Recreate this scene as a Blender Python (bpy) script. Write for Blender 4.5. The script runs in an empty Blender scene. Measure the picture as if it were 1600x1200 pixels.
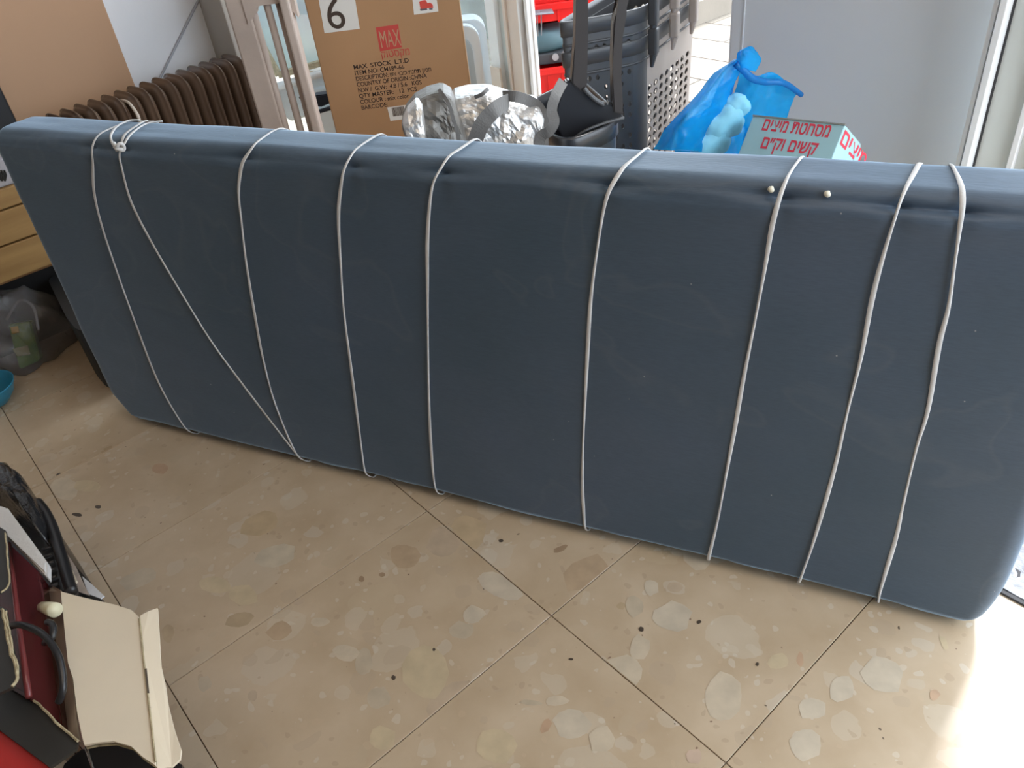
import bpy, bmesh, math, random
from mathutils import Vector, Matrix, noise
random.seed(7)
V = Vector
SC = bpy.context.scene
COL = SC.collection

# ------------------------------------------------------------------ camera
CAMP = V((0, 0, 1.2671))
RX = V((0.991367, -0.0786308, -0.104921))      # camera right
RY = V((-0.131115, -0.594530, -0.793311))      # camera down
RZ = V((0.0, 0.800219, -0.599707))             # camera forward
FPX = 1245.2
cd = bpy.data.cameras.new('camera')
cam = bpy.data.objects.new('camera', cd)
COL.objects.link(cam)
m = Matrix.Identity(4)
for i in range(3):
    m[i][0] = RX[i]; m[i][1] = -RY[i]; m[i][2] = -RZ[i]; m[i][3] = CAMP[i]
cam.matrix_world = m
cd.sensor_width = 36; cd.lens = FPX / 1600 * 36
cd.clip_start = 0.01
SC.camera = cam

# ------------------------------------------------------------------ light
SC.view_settings.view_transform = 'Standard'
SC.view_settings.look = 'None'
SC.view_settings.gamma = 1
SC.view_settings.use_curve_mapping = False
SC.view_settings.exposure = 0.30
world = bpy.data.worlds.new('sky')
SC.world = world
world.use_nodes = True
bg = world.node_tree.nodes['Background']
bg.inputs[0].default_value = (0.80, 0.90, 1.0, 1)
bg.inputs[1].default_value = 5.0
sd = bpy.data.lights.new('sun', 'SUN')
sd.energy = 3.2; sd.angle = math.radians(11); sd.color = (1, 0.96, 0.92)
so = bpy.data.objects.new('sun', sd); COL.objects.link(so)
SAZ, SEL = math.radians(52), math.radians(52)
sdir = V((math.cos(SAZ) * math.cos(SEL), math.sin(SAZ) * math.cos(SEL), math.sin(SEL)))
so.rotation_euler = sdir.to_track_quat('Z', 'Y').to_euler()
so.location = (3, 4, 5)

E1 = V((0.799, 0.6013, 0)).normalized()        # building axis a
E2 = V((-0.6013, 0.799, 0)).normalized()       # building axis b
UP = V((0, 0, 1))
def AB(a, b, z=0): return E1 * a + E2 * b + UP * z
# added warm fill lights under the unseen ceiling, brightening the floor
for (a, b, e) in ((-0.35, 0.75, 4), (0.55, 0.05, 7)):
    ld = bpy.data.lights.new('fill_light', 'AREA')
    ld.shape = 'RECTANGLE'; ld.size = 1.2; ld.size_y = 0.5; ld.energy = e; ld.color = (1, 0.80, 0.58)
    lo = bpy.data.objects.new('fill_light', ld); COL.objects.link(lo)
    lo.location = AB(a, b, 2.6); lo.rotation_euler = (0, 0, math.radians(37))

# ------------------------------------------------------------------ helpers
def ray(u, v):
    return RX * ((u - 800) / FPX) + RY * ((v - 600) / FPX) + RZ
def pz(u, v, z):
    d = ray(u, v); return CAMP + d * ((z - CAMP.z) / d.z)
def py(u, v, y):
    d = ray(u, v); return CAMP + d * (y / d.y)
def pa(u, v, a):
    d = ray(u, v); return CAMP + d * (a / d.dot(E1))
def pb(u, v, b):
    d = ray(u, v); return CAMP + d * (b / d.dot(E2))

MATS = {}
def mat(name, col, rough=0.6, metal=0.0, var=0.0, vscale=6.0, bump=0.0, bscale=60.0, spec=0.5, sheen=0.0, trans=0.0, coat=0.0, trl=0.0, stretch=(1, 1, 1), col2=None):
    if name in MATS: return MATS[name]
    mt = bpy.data.materials.new(name); mt.use_nodes = True
    nt = mt.node_tree; p = nt.nodes['Principled BSDF']
    p.inputs['Base Color'].default_value = (*col, 1)
    p.inputs['Roughness'].default_value = rough
    p.inputs['Metallic'].default_value = metal
    p.inputs['Specular IOR Level'].default_value = spec
    p.inputs['Sheen Weight'].default_value = sheen
    p.inputs['Coat Weight'].default_value = coat
    tc = nt.nodes.new('ShaderNodeTexCoord'); mp = nt.nodes.new('ShaderNodeMapping')
    mp.inputs['Scale'].default_value = stretch
    nt.links.new(tc.outputs['Object'], mp.inputs['Vector'])
    if var > 0 or col2:
        n = nt.nodes.new('ShaderNodeTexNoise'); n.inputs['Scale'].default_value = vscale; n.inputs['Detail'].default_value = 5
        nt.links.new(mp.outputs[0], n.inputs['Vector'])
        r = nt.nodes.new('ShaderNodeValToRGB')
        c2 = col2 or tuple(min(1, c * (1 + var)) for c in col)
        c1 = col if col2 else tuple(c * (1 - var) for c in col)
        r.color_ramp.elements[0].color = (*c1, 1); r.color_ramp.elements[1].color = (*c2, 1)
        r.color_ramp.elements[0].position = 0.3; r.color_ramp.elements[1].position = 0.7
        nt.links.new(n.outputs[0], r.inputs[0]); nt.links.new(r.outputs[0], p.inputs['Base Color'])
    if bump > 0:
        n2 = nt.nodes.new('ShaderNodeTexNoise'); n2.inputs['Scale'].default_value = bscale; n2.inputs['Detail'].default_value = 4
        nt.links.new(mp.outputs[0], n2.inputs['Vector'])
        bp = nt.nodes.new('ShaderNodeBump'); bp.inputs['Strength'].default_value = bump; bp.inputs['Distance'].default_value = 0.004
        nt.links.new(n2.outputs[0], bp.inputs['Height']); nt.links.new(bp.outputs[0], p.inputs['Normal'])
    if trans > 0:
        tb = nt.nodes.new('ShaderNodeBsdfTransparent'); mx = nt.nodes.new('ShaderNodeMixShader')
        tb.inputs[0].default_value = (*[min(1, 0.25 + c) for c in col], 1)
        mx.inputs[0].default_value = trans
        nt.links.new(p.outputs[0], mx.inputs[1]); nt.links.new(tb.outputs[0], mx.inputs[2])
        nt.links.new(mx.outputs[0], nt.nodes['Material Output'].inputs['Surface'])
    if trl > 0:
        out = nt.nodes['Material Output'].inputs['Surface']; src = out.links[0].from_socket
        tl = nt.nodes.new('ShaderNodeBsdfTranslucent'); tl.inputs[0].default_value = (*[min(1, c * 1.3) for c in col], 1)
        m2 = nt.nodes.new('ShaderNodeMixShader'); m2.inputs[0].default_value = trl
        nt.links.new(src, m2.inputs[1]); nt.links.new(tl.outputs[0], m2.inputs[2]); nt.links.new(m2.outputs[0], out)
    MATS[name] = mt
    return mt

def obj(name, bm, m, parent=None, smooth=False):
    me = bpy.data.meshes.new(name)
    bmesh.ops.recalc_face_normals(bm, faces=bm.faces)
    bm.to_mesh(me); bm.free()
    for mm in (m if isinstance(m, (list, tuple)) else [m]): me.materials.append(mm)
    if smooth:
        for p in me.polygons: p.use_smooth = True
    o = bpy.data.objects.new(name, me); COL.objects.link(o)
    if parent:
        o.parent = parent
        o.matrix_parent_inverse = Matrix.Translation(-parent.location) if parent.type == 'EMPTY' else Matrix.Identity(4)
    return o
def tag(o, label, cat, group=None):
    o['label'] = label; o['category'] = cat
    if group: o['group'] = group
    return o
def thing(name, label, cat, loc, group=None):
    o = bpy.data.objects.new(name, None); COL.objects.link(o); o.location = loc
    o.empty_display_size = 0.05
    return tag(o, label, cat, group)
def struct(name, bm, m, parent=None):
    o = obj(name, bm, m, parent)
    if not parent: o['kind'] = 'structure'
    return o
def lab(o, t): o['label'] = t; return o

def hexa(bm, o, ax, ay, az, bev=0.0, seg=2):
    """box with corner o and edge vectors ax, ay, az"""
    vs = [bm.verts.new(o + ax * i + ay * j + az * k) for i in (0, 1) for j in (0, 1) for k in (0, 1)]
    fs = [(0, 1, 3, 2), (4, 6, 7, 5), (0, 4, 5, 1), (2, 3, 7, 6), (0, 2, 6, 4), (1, 5, 7, 3)]
    nf = [bm.faces.new([vs[i] for i in f]) for f in fs]
    if bev > 0:
        es = list({e for f in nf for e in f.edges})
        bmesh.ops.bevel(bm, geom=es, offset=bev, segments=seg, affect='EDGES', profile=0.5)
def boxbm(o, ax, ay, az, bev=0.0, seg=2):
    bm = bmesh.new(); hexa(bm, V(o), V(ax), V(ay), V(az), bev, seg); return bm
def abbox(a0, a1, b0, b1, z0, z1, bev=0.0, seg=2, bm=None):
    bm = bm or bmesh.new()
    hexa(bm, AB(a0, b0, z0), E1 * (a1 - a0), E2 * (b1 - b0), UP * (z1 - z0), bev, seg); return bm
def prism(top, down, bm=None, bev=0.0):
    """closed prism: polygon of points and an extrusion vector"""
    bm = bm or bmesh.new(); down = V(down)
    a = [bm.verts.new(p) for p in top]; b = [bm.verts.new(p + down) for p in top]
    fs = [bm.faces.new(a), bm.faces.new(b[::-1])]
    n = len(a)
    for i in range(n): fs.append(bm.faces.new([a[i], b[i], b[(i + 1) % n], a[(i + 1) % n]]))
    if bev > 0:
        bmesh.ops.bevel(bm, geom=list({e for f in fs for e in f.edges}), offset=bev, segments=2, affect='EDGES')
    return bm
def spline(pts, n=6):
    out = []
    for i in range(len(pts) - 1):
        p0 = pts[max(i - 1, 0)]; p1 = pts[i]; p2 = pts[i + 1]; p3 = pts[min(i + 2, len(pts) - 1)]
        for k in range(n):
            t = k / n
            out.append(0.5 * ((2 * p1) + (p2 - p0) * t + (2 * p0 - 5 * p1 + 4 * p2 - p3) * t * t + (3 * p1 - p0 - 3 * p2 + p3) * t ** 3))
    out.append(pts[-1].copy())
    return out
def tube(pts, r, seg=8, bm=None, closed=False, taper=None):
    bm = bm or bmesh.new(); rings = []
    n = len(pts)
    prev = None
    for i, p in enumerate(pts):
        d = (pts[(i + 1) % n] - pts[i - 1]) if closed else (pts[min(i + 1, n - 1)] - pts[max(i - 1, 0)])
        if d.length < 1e-9: d = V((0, 0, 1))
        d.normalize()
        if prev is None:
            ref = V((0, 0, 1)) if abs(d.z) < 0.9 else V((1, 0, 0))
        else: ref = prev
        x = (ref - d * ref.dot(d)).normalized(); prev = x; y = d.cross(x)
        rr = r * (taper(i / (n - 1)) if taper else 1)
        rings.append([bm.verts.new(p + x * rr * math.cos(2 * math.pi * k / seg) + y * rr * math.sin(2 * math.pi * k / seg)) for k in range(seg)])
    for i in range(n if closed else n - 1):
        A, B = rings[i], rings[(i + 1) % n]
        for k in range(seg): bm.faces.new([A[k], A[(k + 1) % seg], B[(k + 1) % seg], B[k]])
    if not closed:
        bm.faces.new(rings[0][::-1]); bm.faces.new(rings[-1])
    return bm
def rounded_poly(pts, r, seg=4):
    """rounds the corners of a planar polygon of Vectors"""
    out = []; n = len(pts)
    for i in range(n):
        p = pts[i]; a = pts[i - 1]; b = pts[(i + 1) % n]
        da = (a - p); db = (b - p)
        ra = min(r, da.length * 0.45, db.length * 0.45)
        A = p + da.normalized() * ra; B = p + db.normalized() * ra
        for k in range(seg + 1):
            t = k / seg
            out.append(A * (1 - t) ** 2 + p * 2 * t * (1 - t) + B * t * t)
    return out
def perforated(bm, quad, nx, ny, fill=0.62, thick=0.004, skip=None, rows_off=True):
    """a panel of hexagonal cells with a hole in each: real openings, on the bilinear patch quad (bl, br, tr, tl)"""
    bl, br, tr, tl = quad
    def Q(x, y): return (bl * (1 - x) + br * x) * (1 - y) + (tl * (1 - x) + tr * x) * y
    nrm = (br - bl).cross(tl - bl).normalized()
    cw = 1 / nx; ch = 1 / ny
    for j in range(ny):
        for i in range(nx):
            x0, x1 = i * cw, (i + 1) * cw; y0, y1 = j * ch, (j + 1) * ch
            cx, cy = (x0 + x1) / 2, (y0 + y1) / 2
            if skip and skip(cx, cy):
                f = [(x0, y0), (x1, y0), (x1, y1), (x0, y1)]
                A = [bm.verts.new(Q(*q)) for q in f]; bm.faces.new(A)
                continue
            outer = [(x1, cy), (x1, y1), (cx, y1), (x0, y1), (x0, cy), (x0, y0), (cx, y0), (x1, y0)]
            inner = [(cx + cw / 2 * fill * math.cos(t * math.pi / 4), cy + ch / 2 * fill * math.sin(t * math.pi / 4)) for t in range(8)]
            inner[2] = (cx, cy + ch / 2 * fill * 1.1); inner[6] = (cx, cy - ch / 2 * fill * 1.1)
            O = [bm.verts.new(Q(*q)) for q in outer]; I = [bm.verts.new(Q(*q)) for q in inner]
            K = [bm.verts.new(Q(*q) - nrm * thick) for q in inner]
            for k in range(8):
                l = (k + 1) % 8
                bm.faces.new([O[k], O[l], I[l], I[k]]); bm.faces.new([I[k], I[l], K[l], K[k]])
    return bm
def text(body, origin, right, up, size, m, parent, name='lettering', thick=0.0004, wfac=1.0, align='LEFT', bold=0.0):
    c = bpy.data.curves.new(name, 'FONT'); c.body = body; c.size = 1; c.extrude = 0; c.align_x = align
    c.offset = bold
    o = bpy.data.objects.new(name, c); COL.objects.link(o)
    dg = bpy.context.evaluated_depsgraph_get()
    me = bpy.data.meshes.new_from_object(o.evaluated_get(dg))
    bpy.data.objects.remove(o)
    right = V(right).normalized(); up = V(up).normalized(); nrm = right.cross(up)
    for v in me.vertices:
        v.co = V(origin) + right * (v.co.x * size * wfac) + up * (v.co.y * size) + nrm * thick
    me.materials.clear(); me.materials.append(m)
    o = bpy.data.objects.new(name, me); COL.objects.link(o)
    if parent:
        o.parent = parent
        if parent.type == 'EMPTY': o.matrix_parent_inverse = Matrix.Translation(-parent.location)
    return o
def blob(path, noise_amp, nscale, bm=None):
    for v in bm.verts:
        n = noise.noise_vector(v.co * nscale)
        v.co += n * noise_amp

# ------------------------------------------------------------------ materials
def terrazzo(name='terrazzo', rnd=True, tint=(1, 1, 1)):
    mt = bpy.data.materials.new(name); mt.use_nodes = True
    nt = mt.node_tree; p = nt.nodes['Principled BSDF']; N = nt.nodes.new; L = nt.links.new
    tc = N('ShaderNodeTexCoord'); oi = N('ShaderNodeObjectInfo')
    mul = N('ShaderNodeVectorMath'); mul.operation = 'SCALE'; mul.inputs[0].default_value = (37, 21, 13)
    L(oi.outputs['Random'], mul.inputs['Scale'])
    add = N('ShaderNodeVectorMath'); L(tc.outputs['Object'], add.inputs[0]); L(mul.outputs[0], add.inputs[1])
    wn = N('ShaderNodeTexNoise'); wn.inputs['Scale'].default_value = 14; wn.inputs['Detail'].default_value = 3
    L(add.outputs[0], wn.inputs['Vector'])
    ws = N('ShaderNodeVectorMath'); ws.operation = 'SCALE'; ws.inputs['Scale'].default_value = 0.05
    L(wn.outputs['Color'], ws.inputs[0])
    co = N('ShaderNodeVectorMath'); L(add.outputs[0], co.inputs[0]); L(ws.outputs[0], co.inputs[1])
    base = N('ShaderNodeTexNoise'); base.inputs['Scale'].default_value = 9; base.inputs['Detail'].default_value = 8
    L(co.outputs[0], base.inputs['Vector'])
    br = N('ShaderNodeValToRGB'); L(base.outputs[0], br.inputs[0])
    br.color_ramp.elements[0].position = 0.3; br.color_ramp.elements[0].color = (0.47 * tint[0], 0.355 * tint[1], 0.235 * tint[2], 1)
    br.color_ramp.elements[1].position = 0.7; br.color_ramp.elements[1].color = (0.57 * tint[0], 0.45 * tint[1], 0.32 * tint[2], 1)
    cur = br.outputs[0]
    def layer(cur, scale, thr, soft, sel, ramp, fac):
        v = N('ShaderNodeTexVoronoi'); v.inputs['Scale'].default_value = scale; v.inputs['Randomness'].default_value = 1
        L(co.outputs[0], v.inputs['Vector'])
        sep = N('ShaderNodeSeparateColor'); L(v.outputs['Color'], sep.inputs[0])
        # radius of the chip differs cell by cell
        rad = N('ShaderNodeMath'); rad.operation = 'MULTIPLY'; rad.inputs[1].default_value = thr; L(sep.outputs[1], rad.inputs[0])
        d = N('ShaderNodeMath'); d.operation = 'SUBTRACT'; L(rad.outputs[0], d.inputs[0]); L(v.outputs['Distance'], d.inputs[1])
        mr = N('ShaderNodeMapRange'); mr.inputs[1].default_value = 0; mr.inputs[2].default_value = soft; L(d.outputs[0], mr.inputs[0])
        s = N('ShaderNodeMath'); s.operation = 'LESS_THAN'; s.inputs[1].default_value = sel; L(sep.outputs[0], s.inputs[0])
        ml = N('ShaderNodeMath'); ml.operation = 'MULTIPLY'; L(mr.outputs[0], ml.inputs[0]); L(s.outputs[0], ml.inputs[1])
        mf = N('ShaderNodeMath'); mf.operation = 'MULTIPLY'; mf.inputs[1].default_value = fac; L(ml.outputs[0], mf.inputs[0])
        cr = N('ShaderNodeValToRGB'); cr.color_ramp.interpolation = 'CONSTANT'; L(sep.outputs[2], cr.inputs[0])
        els = cr.color_ramp.elements
        for k, c in enumerate(ramp):
            if k < 2: e = els[k]
            else: e = els.new(0.5)
            e.position = k / len(ramp); e.color = (*c, 1)
        mx = N('ShaderNodeMix'); mx.data_type = 'RGBA'; L(mf.outputs[0], mx.inputs[0]); L(cur, mx.inputs[6]); L(cr.outputs[0], mx.inputs[7])
        return mx.outputs[2]
    cur = layer(cur, 9, 0.62, 0.02, 0.55, [(0.62, 0.55, 0.44), (0.55, 0.44, 0.30), (0.58, 0.51, 0.41), (0.52, 0.44, 0.33), (0.60, 0.48, 0.31)], 0.35)
    cur = layer(cur, 22, 0.6, 0.03, 0.6, [(0.60, 0.54, 0.45), (0.50, 0.40, 0.28), (0.60, 0.52, 0.41), (0.46, 0.36, 0.26), (0.62, 0.55, 0.45)], 0.4)
    cur = layer(cur, 60, 0.5, 0.06, 0.45, [(0.62, 0.56, 0.47), (0.42, 0.31, 0.21), (0.55, 0.42, 0.29), (0.64, 0.57, 0.47)], 0.5)
    cur = layer(cur, 75, 0.22, 0.06, 0.05, [(0.10, 0.07, 0.05), (0.20, 0.12, 0.08)], 0.9)
    L(cur, p.inputs['Base Color'])
    rr = N('ShaderNodeMapRange'); rr.inputs[3].default_value = 0.22; rr.inputs[4].default_value = 0.42; L(base.outputs[0], rr.inputs[0])
    L(rr.outputs[0], p.inputs['Roughness'])
    p.inputs['Specular IOR Level'].default_value = 0.4
    return mt
M_TER = terrazzo()
M_GROUT = mat('grout', (0.16, 0.12, 0.085), 0.9)
M_PAVE = mat('paving', (0.25, 0.215, 0.175), 0.8, var=0.08, vscale=5, bump=0.2)
M_WALL = mat('wall_paint', (0.86, 0.88, 0.92), 0.8, var=0.03, vscale=3, bump=0.06, bscale=120)
M_WALL2 = mat('wall_paint_shaded', (0.50, 0.47, 0.43), 0.8, var=0.05, vscale=4)  # backlit shade of the pillar face is put into this darker colour
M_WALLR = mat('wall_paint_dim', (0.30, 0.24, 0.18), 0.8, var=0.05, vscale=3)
M_CEIL = mat('ceiling_paint', (0.50, 0.47, 0.43), 0.9)
M_WHITEMETAL = mat('white_metal', (0.82, 0.83, 0.84), 0.35, var=0.03, vscale=4, spec=0.5)
M_BEIGEMETAL = mat('beige_metal', (0.68, 0.58, 0.50), 0.4, var=0.04)
M_GREENGREY = mat('grey_green_metal', (0.60, 0.63, 0.61), 0.4, var=0.04)
M_BLACK = mat('black_plastic', (0.018, 0.018, 0.02), 0.35, var=0.2, vscale=8)
M_GASKET = mat('gasket', (0.02, 0.02, 0.022), 0.7)
M_GLASS = mat('window_glass', (0.72, 0.75, 0.75), 0.03, trans=0.8, spec=0.8)
M_TEXT = mat('print_black', (0.055, 0.035, 0.025), 0.7)
M_RED = mat('print_red', (0.55, 0.06, 0.05), 0.6)

# ================================================================== SETTING
A_DOOR = 2.30
# floor slab + individual terrazzo tiles
fl = struct('floor', abbox(-3.6, A_DOOR + 0.1, -1.17, 5.5, -0.12, -0.004), M_GROUT)
me_tile = None
TA, TB = 0.604, 0.40
def slab_mesh(name, la, lb, h, bev, m, g=0.0009):
    bm = bmesh.new()
    hexa(bm, E1 * g + E2 * g - UP * h, E1 * (la - 2 * g), E2 * (lb - 2 * g), UP * h, 0)
    top = [e for e in bm.edges if all(abs(v.co.z) < 1e-6 for v in e.verts)]
    bmesh.ops.bevel(bm, geom=top, offset=bev, segments=1, affect='EDGES')
    bmesh.ops.recalc_face_normals(bm, faces=bm.faces)
    me = bpy.data.meshes.new(name); bm.to_mesh(me); bm.free(); me.materials.append(m); return me
me_tile = slab_mesh('tile', TA, TB, 0.01, 0.0005, M_TER)
for i in range(-6, 3):
    for j in range(-8, 12):
        a0 = 0.5816 + TA * i; b0 = 0.7457 + TB * j
        if a0 + TA > A_DOOR + 0.65 or b0 < -1.17 or b0 > 5.1: continue
        if b0 > 3.0 and a0 < 0.4: continue
        o = bpy.data.objects.new('tile', me_tile); COL.objects.link(o)
        o.location = AB(a0, b0, 0); o.parent = fl
# distinct larger stone chips seen in the terrazzo
CH = [(915, 895, 26, 42, 60, 1), (733, 833, 30, 27, 35, 2), (692, 848, 26, 26, 0, 3), (633, 870, 26, 20, 20, 1), (437, 985, 21, 14, -20, 1), (375, 968, 24, 11, -12, 4),
      (463, 938, 11, 8, 0, 3), (262, 990, 10, 16, 0, 4), (431, 868, 34, 17, -8, 0), (785, 915, 42, 22, 25, 5), (893, 1132, 29, 23, 0, 5), (775, 1165, 36, 32, 0, 6), (853, 1134, 8, 13, 25, 7),
      (875, 858, 12, 5, -25, 8), (705, 1090, 42, 22, -35, 3), (665, 1052, 35, 42, 0, 6), (597, 1155, 22, 20, 0, 6), (567, 1035, 14, 22, 10, 9), (592, 1090, 18, 18, 0, 9), (1215, 1033, 16, 13, 0, 6),
      (1250, 1030, 6, 11, 0, 7), (1315, 1075, 20, 22, 40, 5), (1380, 1055, 34, 28, 20, 5), (1270, 1108, 24, 18, 0, 5), (1258, 1165, 25, 26, 0, 5), (1130, 1090, 30, 38, 0, 10), (1460, 1085, 9, 9, 0, 7), (1475, 1005, 5, 12, -25, 6),
      (1090, 870, 24, 20, 0, 10), (1050, 965, 32, 24, 10, 5), (992, 948, 16, 17, 0, 9), (970, 947, 7, 6, 0, 4), (1018, 918, 12, 13, 0, 5), (1055, 918, 14, 9, 0, 3), (1000, 1013, 17, 21, 0, 10), (975, 1050, 30, 26, 20, 10),
      (405, 820, 32, 20, -15, 2), (335, 915, 28, 13, 10, 6), (380, 930, 24, 18, 0, 6), (250, 733, 14, 9, 0, 7), (215, 905, 30, 14, -20, 9), (100, 765, 22, 18, 0, 10), (135, 760, 22, 10, 0, 6), (320, 1068, 11, 13, 0, 9), (395, 1087, 8, 9, 0, 3),
      (830, 1098, 18, 5, 5, 9), (720, 985, 20, 14, 0, 9), (740, 960, 18, 14, 0, 5), (1085, 1182, 13, 12, 0, 11), (615, 1059, 4, 4, 0, 12), (678, 1015, 2.5, 2.5, 0, 12), (783, 845, 4, 3, 0, 12), (1002, 983, 4, 4, 0, 12), (892, 1030, 4, 2, 0, 12), (92, 742, 5, 3, -10, 12), (120, 804, 9, 3, 5, 12),
      (153, 792, 5, 3, 0, 12), (1183, 1038, 3, 3, 0, 12), (1092, 972, 4, 3, 0, 12), (565, 905, 4, 5, 0, 8), (597, 898, 5, 4, 0, 8), (500, 972, 16, 8, 0, 10), (540, 1020, 20, 14, 0, 10), (870, 1095, 20, 8, 0, 10), (940, 1155, 20, 22, 0, 10)]
cols = [(0.60, 0.55, 0.44), (0.42, 0.27, 0.15), (0.52, 0.37, 0.20), (0.48, 0.36, 0.26), (0.38, 0.26, 0.13), (0.62, 0.56, 0.46), (0.60, 0.49, 0.30), (0.48, 0.25, 0.14), (0.36, 0.25, 0.16), (0.50, 0.43, 0.33), (0.63, 0.55, 0.43), (0.58, 0.40, 0.33), (0.08, 0.06, 0.045)]
bm = bmesh.new()
for (u, v, w, h, ang, ci) in CH:
    n = 11; ring = []; ca, sa = math.cos(math.radians(ang)), math.sin(math.radians(ang))
    for k in range(n):
        t = 2 * math.pi * k / n; r = random.uniform(0.82, 1.12)
        x = w * r * math.cos(t); y = h * r * math.sin(t)
        q = pz(u + x * ca - y * sa, v + x * sa + y * ca, 0.00025); c_ = pz(u, v, 0)
        ia = math.floor((c_.dot(E1) - 0.5816) / TA); ib = math.floor((c_.dot(E2) - 0.7457) / TB)
        qa = min(max(q.dot(E1), 0.5816 + TA * ia + 0.002), 0.5816 + TA * (ia + 1) - 0.002)
        qb = min(max(q.dot(E2), 0.7457 + TB * ib + 0.002), 0.7457 + TB * (ib + 1) - 0.002)
        ring.append(bm.verts.new(AB(qa, qb, 0.0002 + 0.000008 * CH.index((u, v, w, h, ang, ci)))))
    f = bm.faces.new(ring); f.normal_update(); f.material_index = ci
o = obj('terrazzo_chip', bm, [mat('chip_%d' % k, tuple(0.45 * x + 0.55 * y for x, y in zip(c, (0.50, 0.40, 0.285))) if k not in (8, 12) else c, 0.33, var=0.10, vscale=28, spec=0.4) for k, c in enumerate(cols)], fl)
o['kind'] = 'stuff'

# outdoor paving
pv = struct('paving_ground', abbox(A_DOOR + 0.1, 9, -6, 8, -0.12, -0.006), M_GROUT)
struct('side_yard_ground', abbox(-4, A_DOOR + 0.1, -6, -1.17, -0.12, -0.002), M_PAVE)
me_p = slab_mesh('paving_slab', 0.29, 0.60, 0.012, 0.001, M_PAVE, 0.004)
for i in range(0, 11):
    for j in range(0, 8):
        o = bpy.data.objects.new('paving_slab', me_p); COL.objects.link(o)
        o.location = AB(A_DOOR + 0.12 + 0.29 * i, 0.1 + 0.60 * j - (0.3 if i % 2 else 0), 0); o.parent = pv
# far pavement kerb
kb = struct('trim_1', abbox(3.9, 6.5, 3.16, 3.5, 0, 0.13, 0.006), M_PAVE)
for k in range(5):
    struct('kerb_stone', abbox(3.9 + k * 0.52 + 0.004, 3.9 + (k + 1) * 0.52 - 0.004, 3.145, 3.165, 0, 0.132, 0.002), M_PAVE, kb)

# walls and ceiling
wl = struct('wall_left', abbox(-3.6, 1.15, 3.05, 3.17, 0, 2.7), M_WALL)
struct('wall_alcove_side', abbox(-0.2, A_DOOR, 5.4, 5.52, 0, 2.7), M_WALL)
struct('wall_alcove_back', abbox(0.9, 1.02, 3.17, 5.4, 0, 2.7), M_WALL)
pil = struct('wall_pillar', abbox(1.15, 1.20, 2.86, 3.17, 0, 2.7, 0.004), M_WALL2)
struct('wall_rear', abbox(-3.72, -3.6, -1.17, 3.17, 0, 2.7), M_WALLR)
struct('wall_right', abbox(-3.6, 0.55, -1.17, -1.05, 0, 2.7), M_WALLR)
struct('trim_3', abbox(0.55, A_DOOR + 0.1, -1.17, -1.05, 2.3, 2.7), M_WHITEMETAL)
struct('wall_front', abbox(A_DOOR, A_DOOR + 0.1, -1.17, -1.05, 0, 2.7), M_WHITEMETAL)
struct('ceiling', abbox(-3.6, A_DOOR + 0.1, -1.17, 5.5, 2.7, 2.8), M_CEIL)
struct('trim_2', abbox(A_DOOR - 0.02, A_DOOR + 0.1, -1.05, 5.4, 2.25, 2.7), M_WHITEMETAL)

def bu(u, v=60, a=A_DOOR): return pa(u, v, a).dot(E2)
# left door jamb: strips as in the photograph from glass side to doorway
dj = struct('door_1', abbox(A_DOOR, A_DOOR + 0.02, bu(834), bu(776), 0, 2.25, 0.003), M_WHITEMETAL)
for (u0, u1, da, mm, nm) in ((773, 787, -0.035, M_WHITEMETAL, 'frame_strip'), (787, 797, -0.012, M_GREENGREY, 'frame_channel'), (797, 801, -0.028, M_BEIGEMETAL, 'frame_strip'),
                             (801, 821, -0.018, M_BEIGEMETAL, 'frame_strip'), (821, 824, -0.032, M_WHITEMETAL, 'frame_strip'), (824, 829, -0.004, M_GASKET, 'gasket'), (829, 833, -0.022, M_WHITEMETAL, 'frame_strip')):
    struct(nm, abbox(A_DOOR + da, A_DOOR + 0.001, bu(u1), bu(u0), 0, 2.25, 0.002), mm, dj)
# right jamb
b1 = bu(1556, 20); b0 = b1 - 0.20
rj = struct('door_2', abbox(A_DOOR, A_DOOR + 0.07, b0, b1, 0, 2.25, 0.003), M_GREENGREY)
for (d0, d1, da, mm, nm) in ((0.0, 0.012, -0.030, M_WHITEMETAL, 'frame_strip'), (0.012, 0.02, -0.012, M_GREENGREY, 'frame_channel'), (0.02, 0.038, -0.045, M_WHITEMETAL, 'frame_strip'), (0.038, 0.042, -0.01, M_GASKET, 'gasket'), (0.125, 0.14, -0.02, M_WHITEMETAL, 'frame_strip'), (0.185, 0.2, -0.02, M_GASKET, 'gasket')):
    struct(nm, abbox(A_DOOR + da, A_DOOR + 0.001, b1 - d1, b1 - d0, 0, 2.25, 0.002), mm, rj)
# glazing left of the jamb
b2 = bu(776)
wn = struct('window_1', abbox(A_DOOR, A_DOOR + 0.05, b2, 5.4, 0, 0.06, 0.003), M_WHITEMETAL)
struct('pane', abbox(A_DOOR + 0.02, A_DOOR + 0.026, b2, 5.4, 0.06, 2.25), M_GLASS, wn)
struct('window_frame', abbox(A_DOOR, A_DOOR + 0.05, 4.2, 4.27, 0.06, 2.25, 0.003), M_WHITEMETAL, wn)
# added low backdrop that gives the pane its grey-green look
struct('pane_backdrop', abbox(3.3, 3.45, 3.25, 6.2, 0, 1.4), mat('pane_backdrop_grey', (0.17, 0.20, 0.19), 0.9, var=0.35, vscale=7, bump=0.3))
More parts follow.
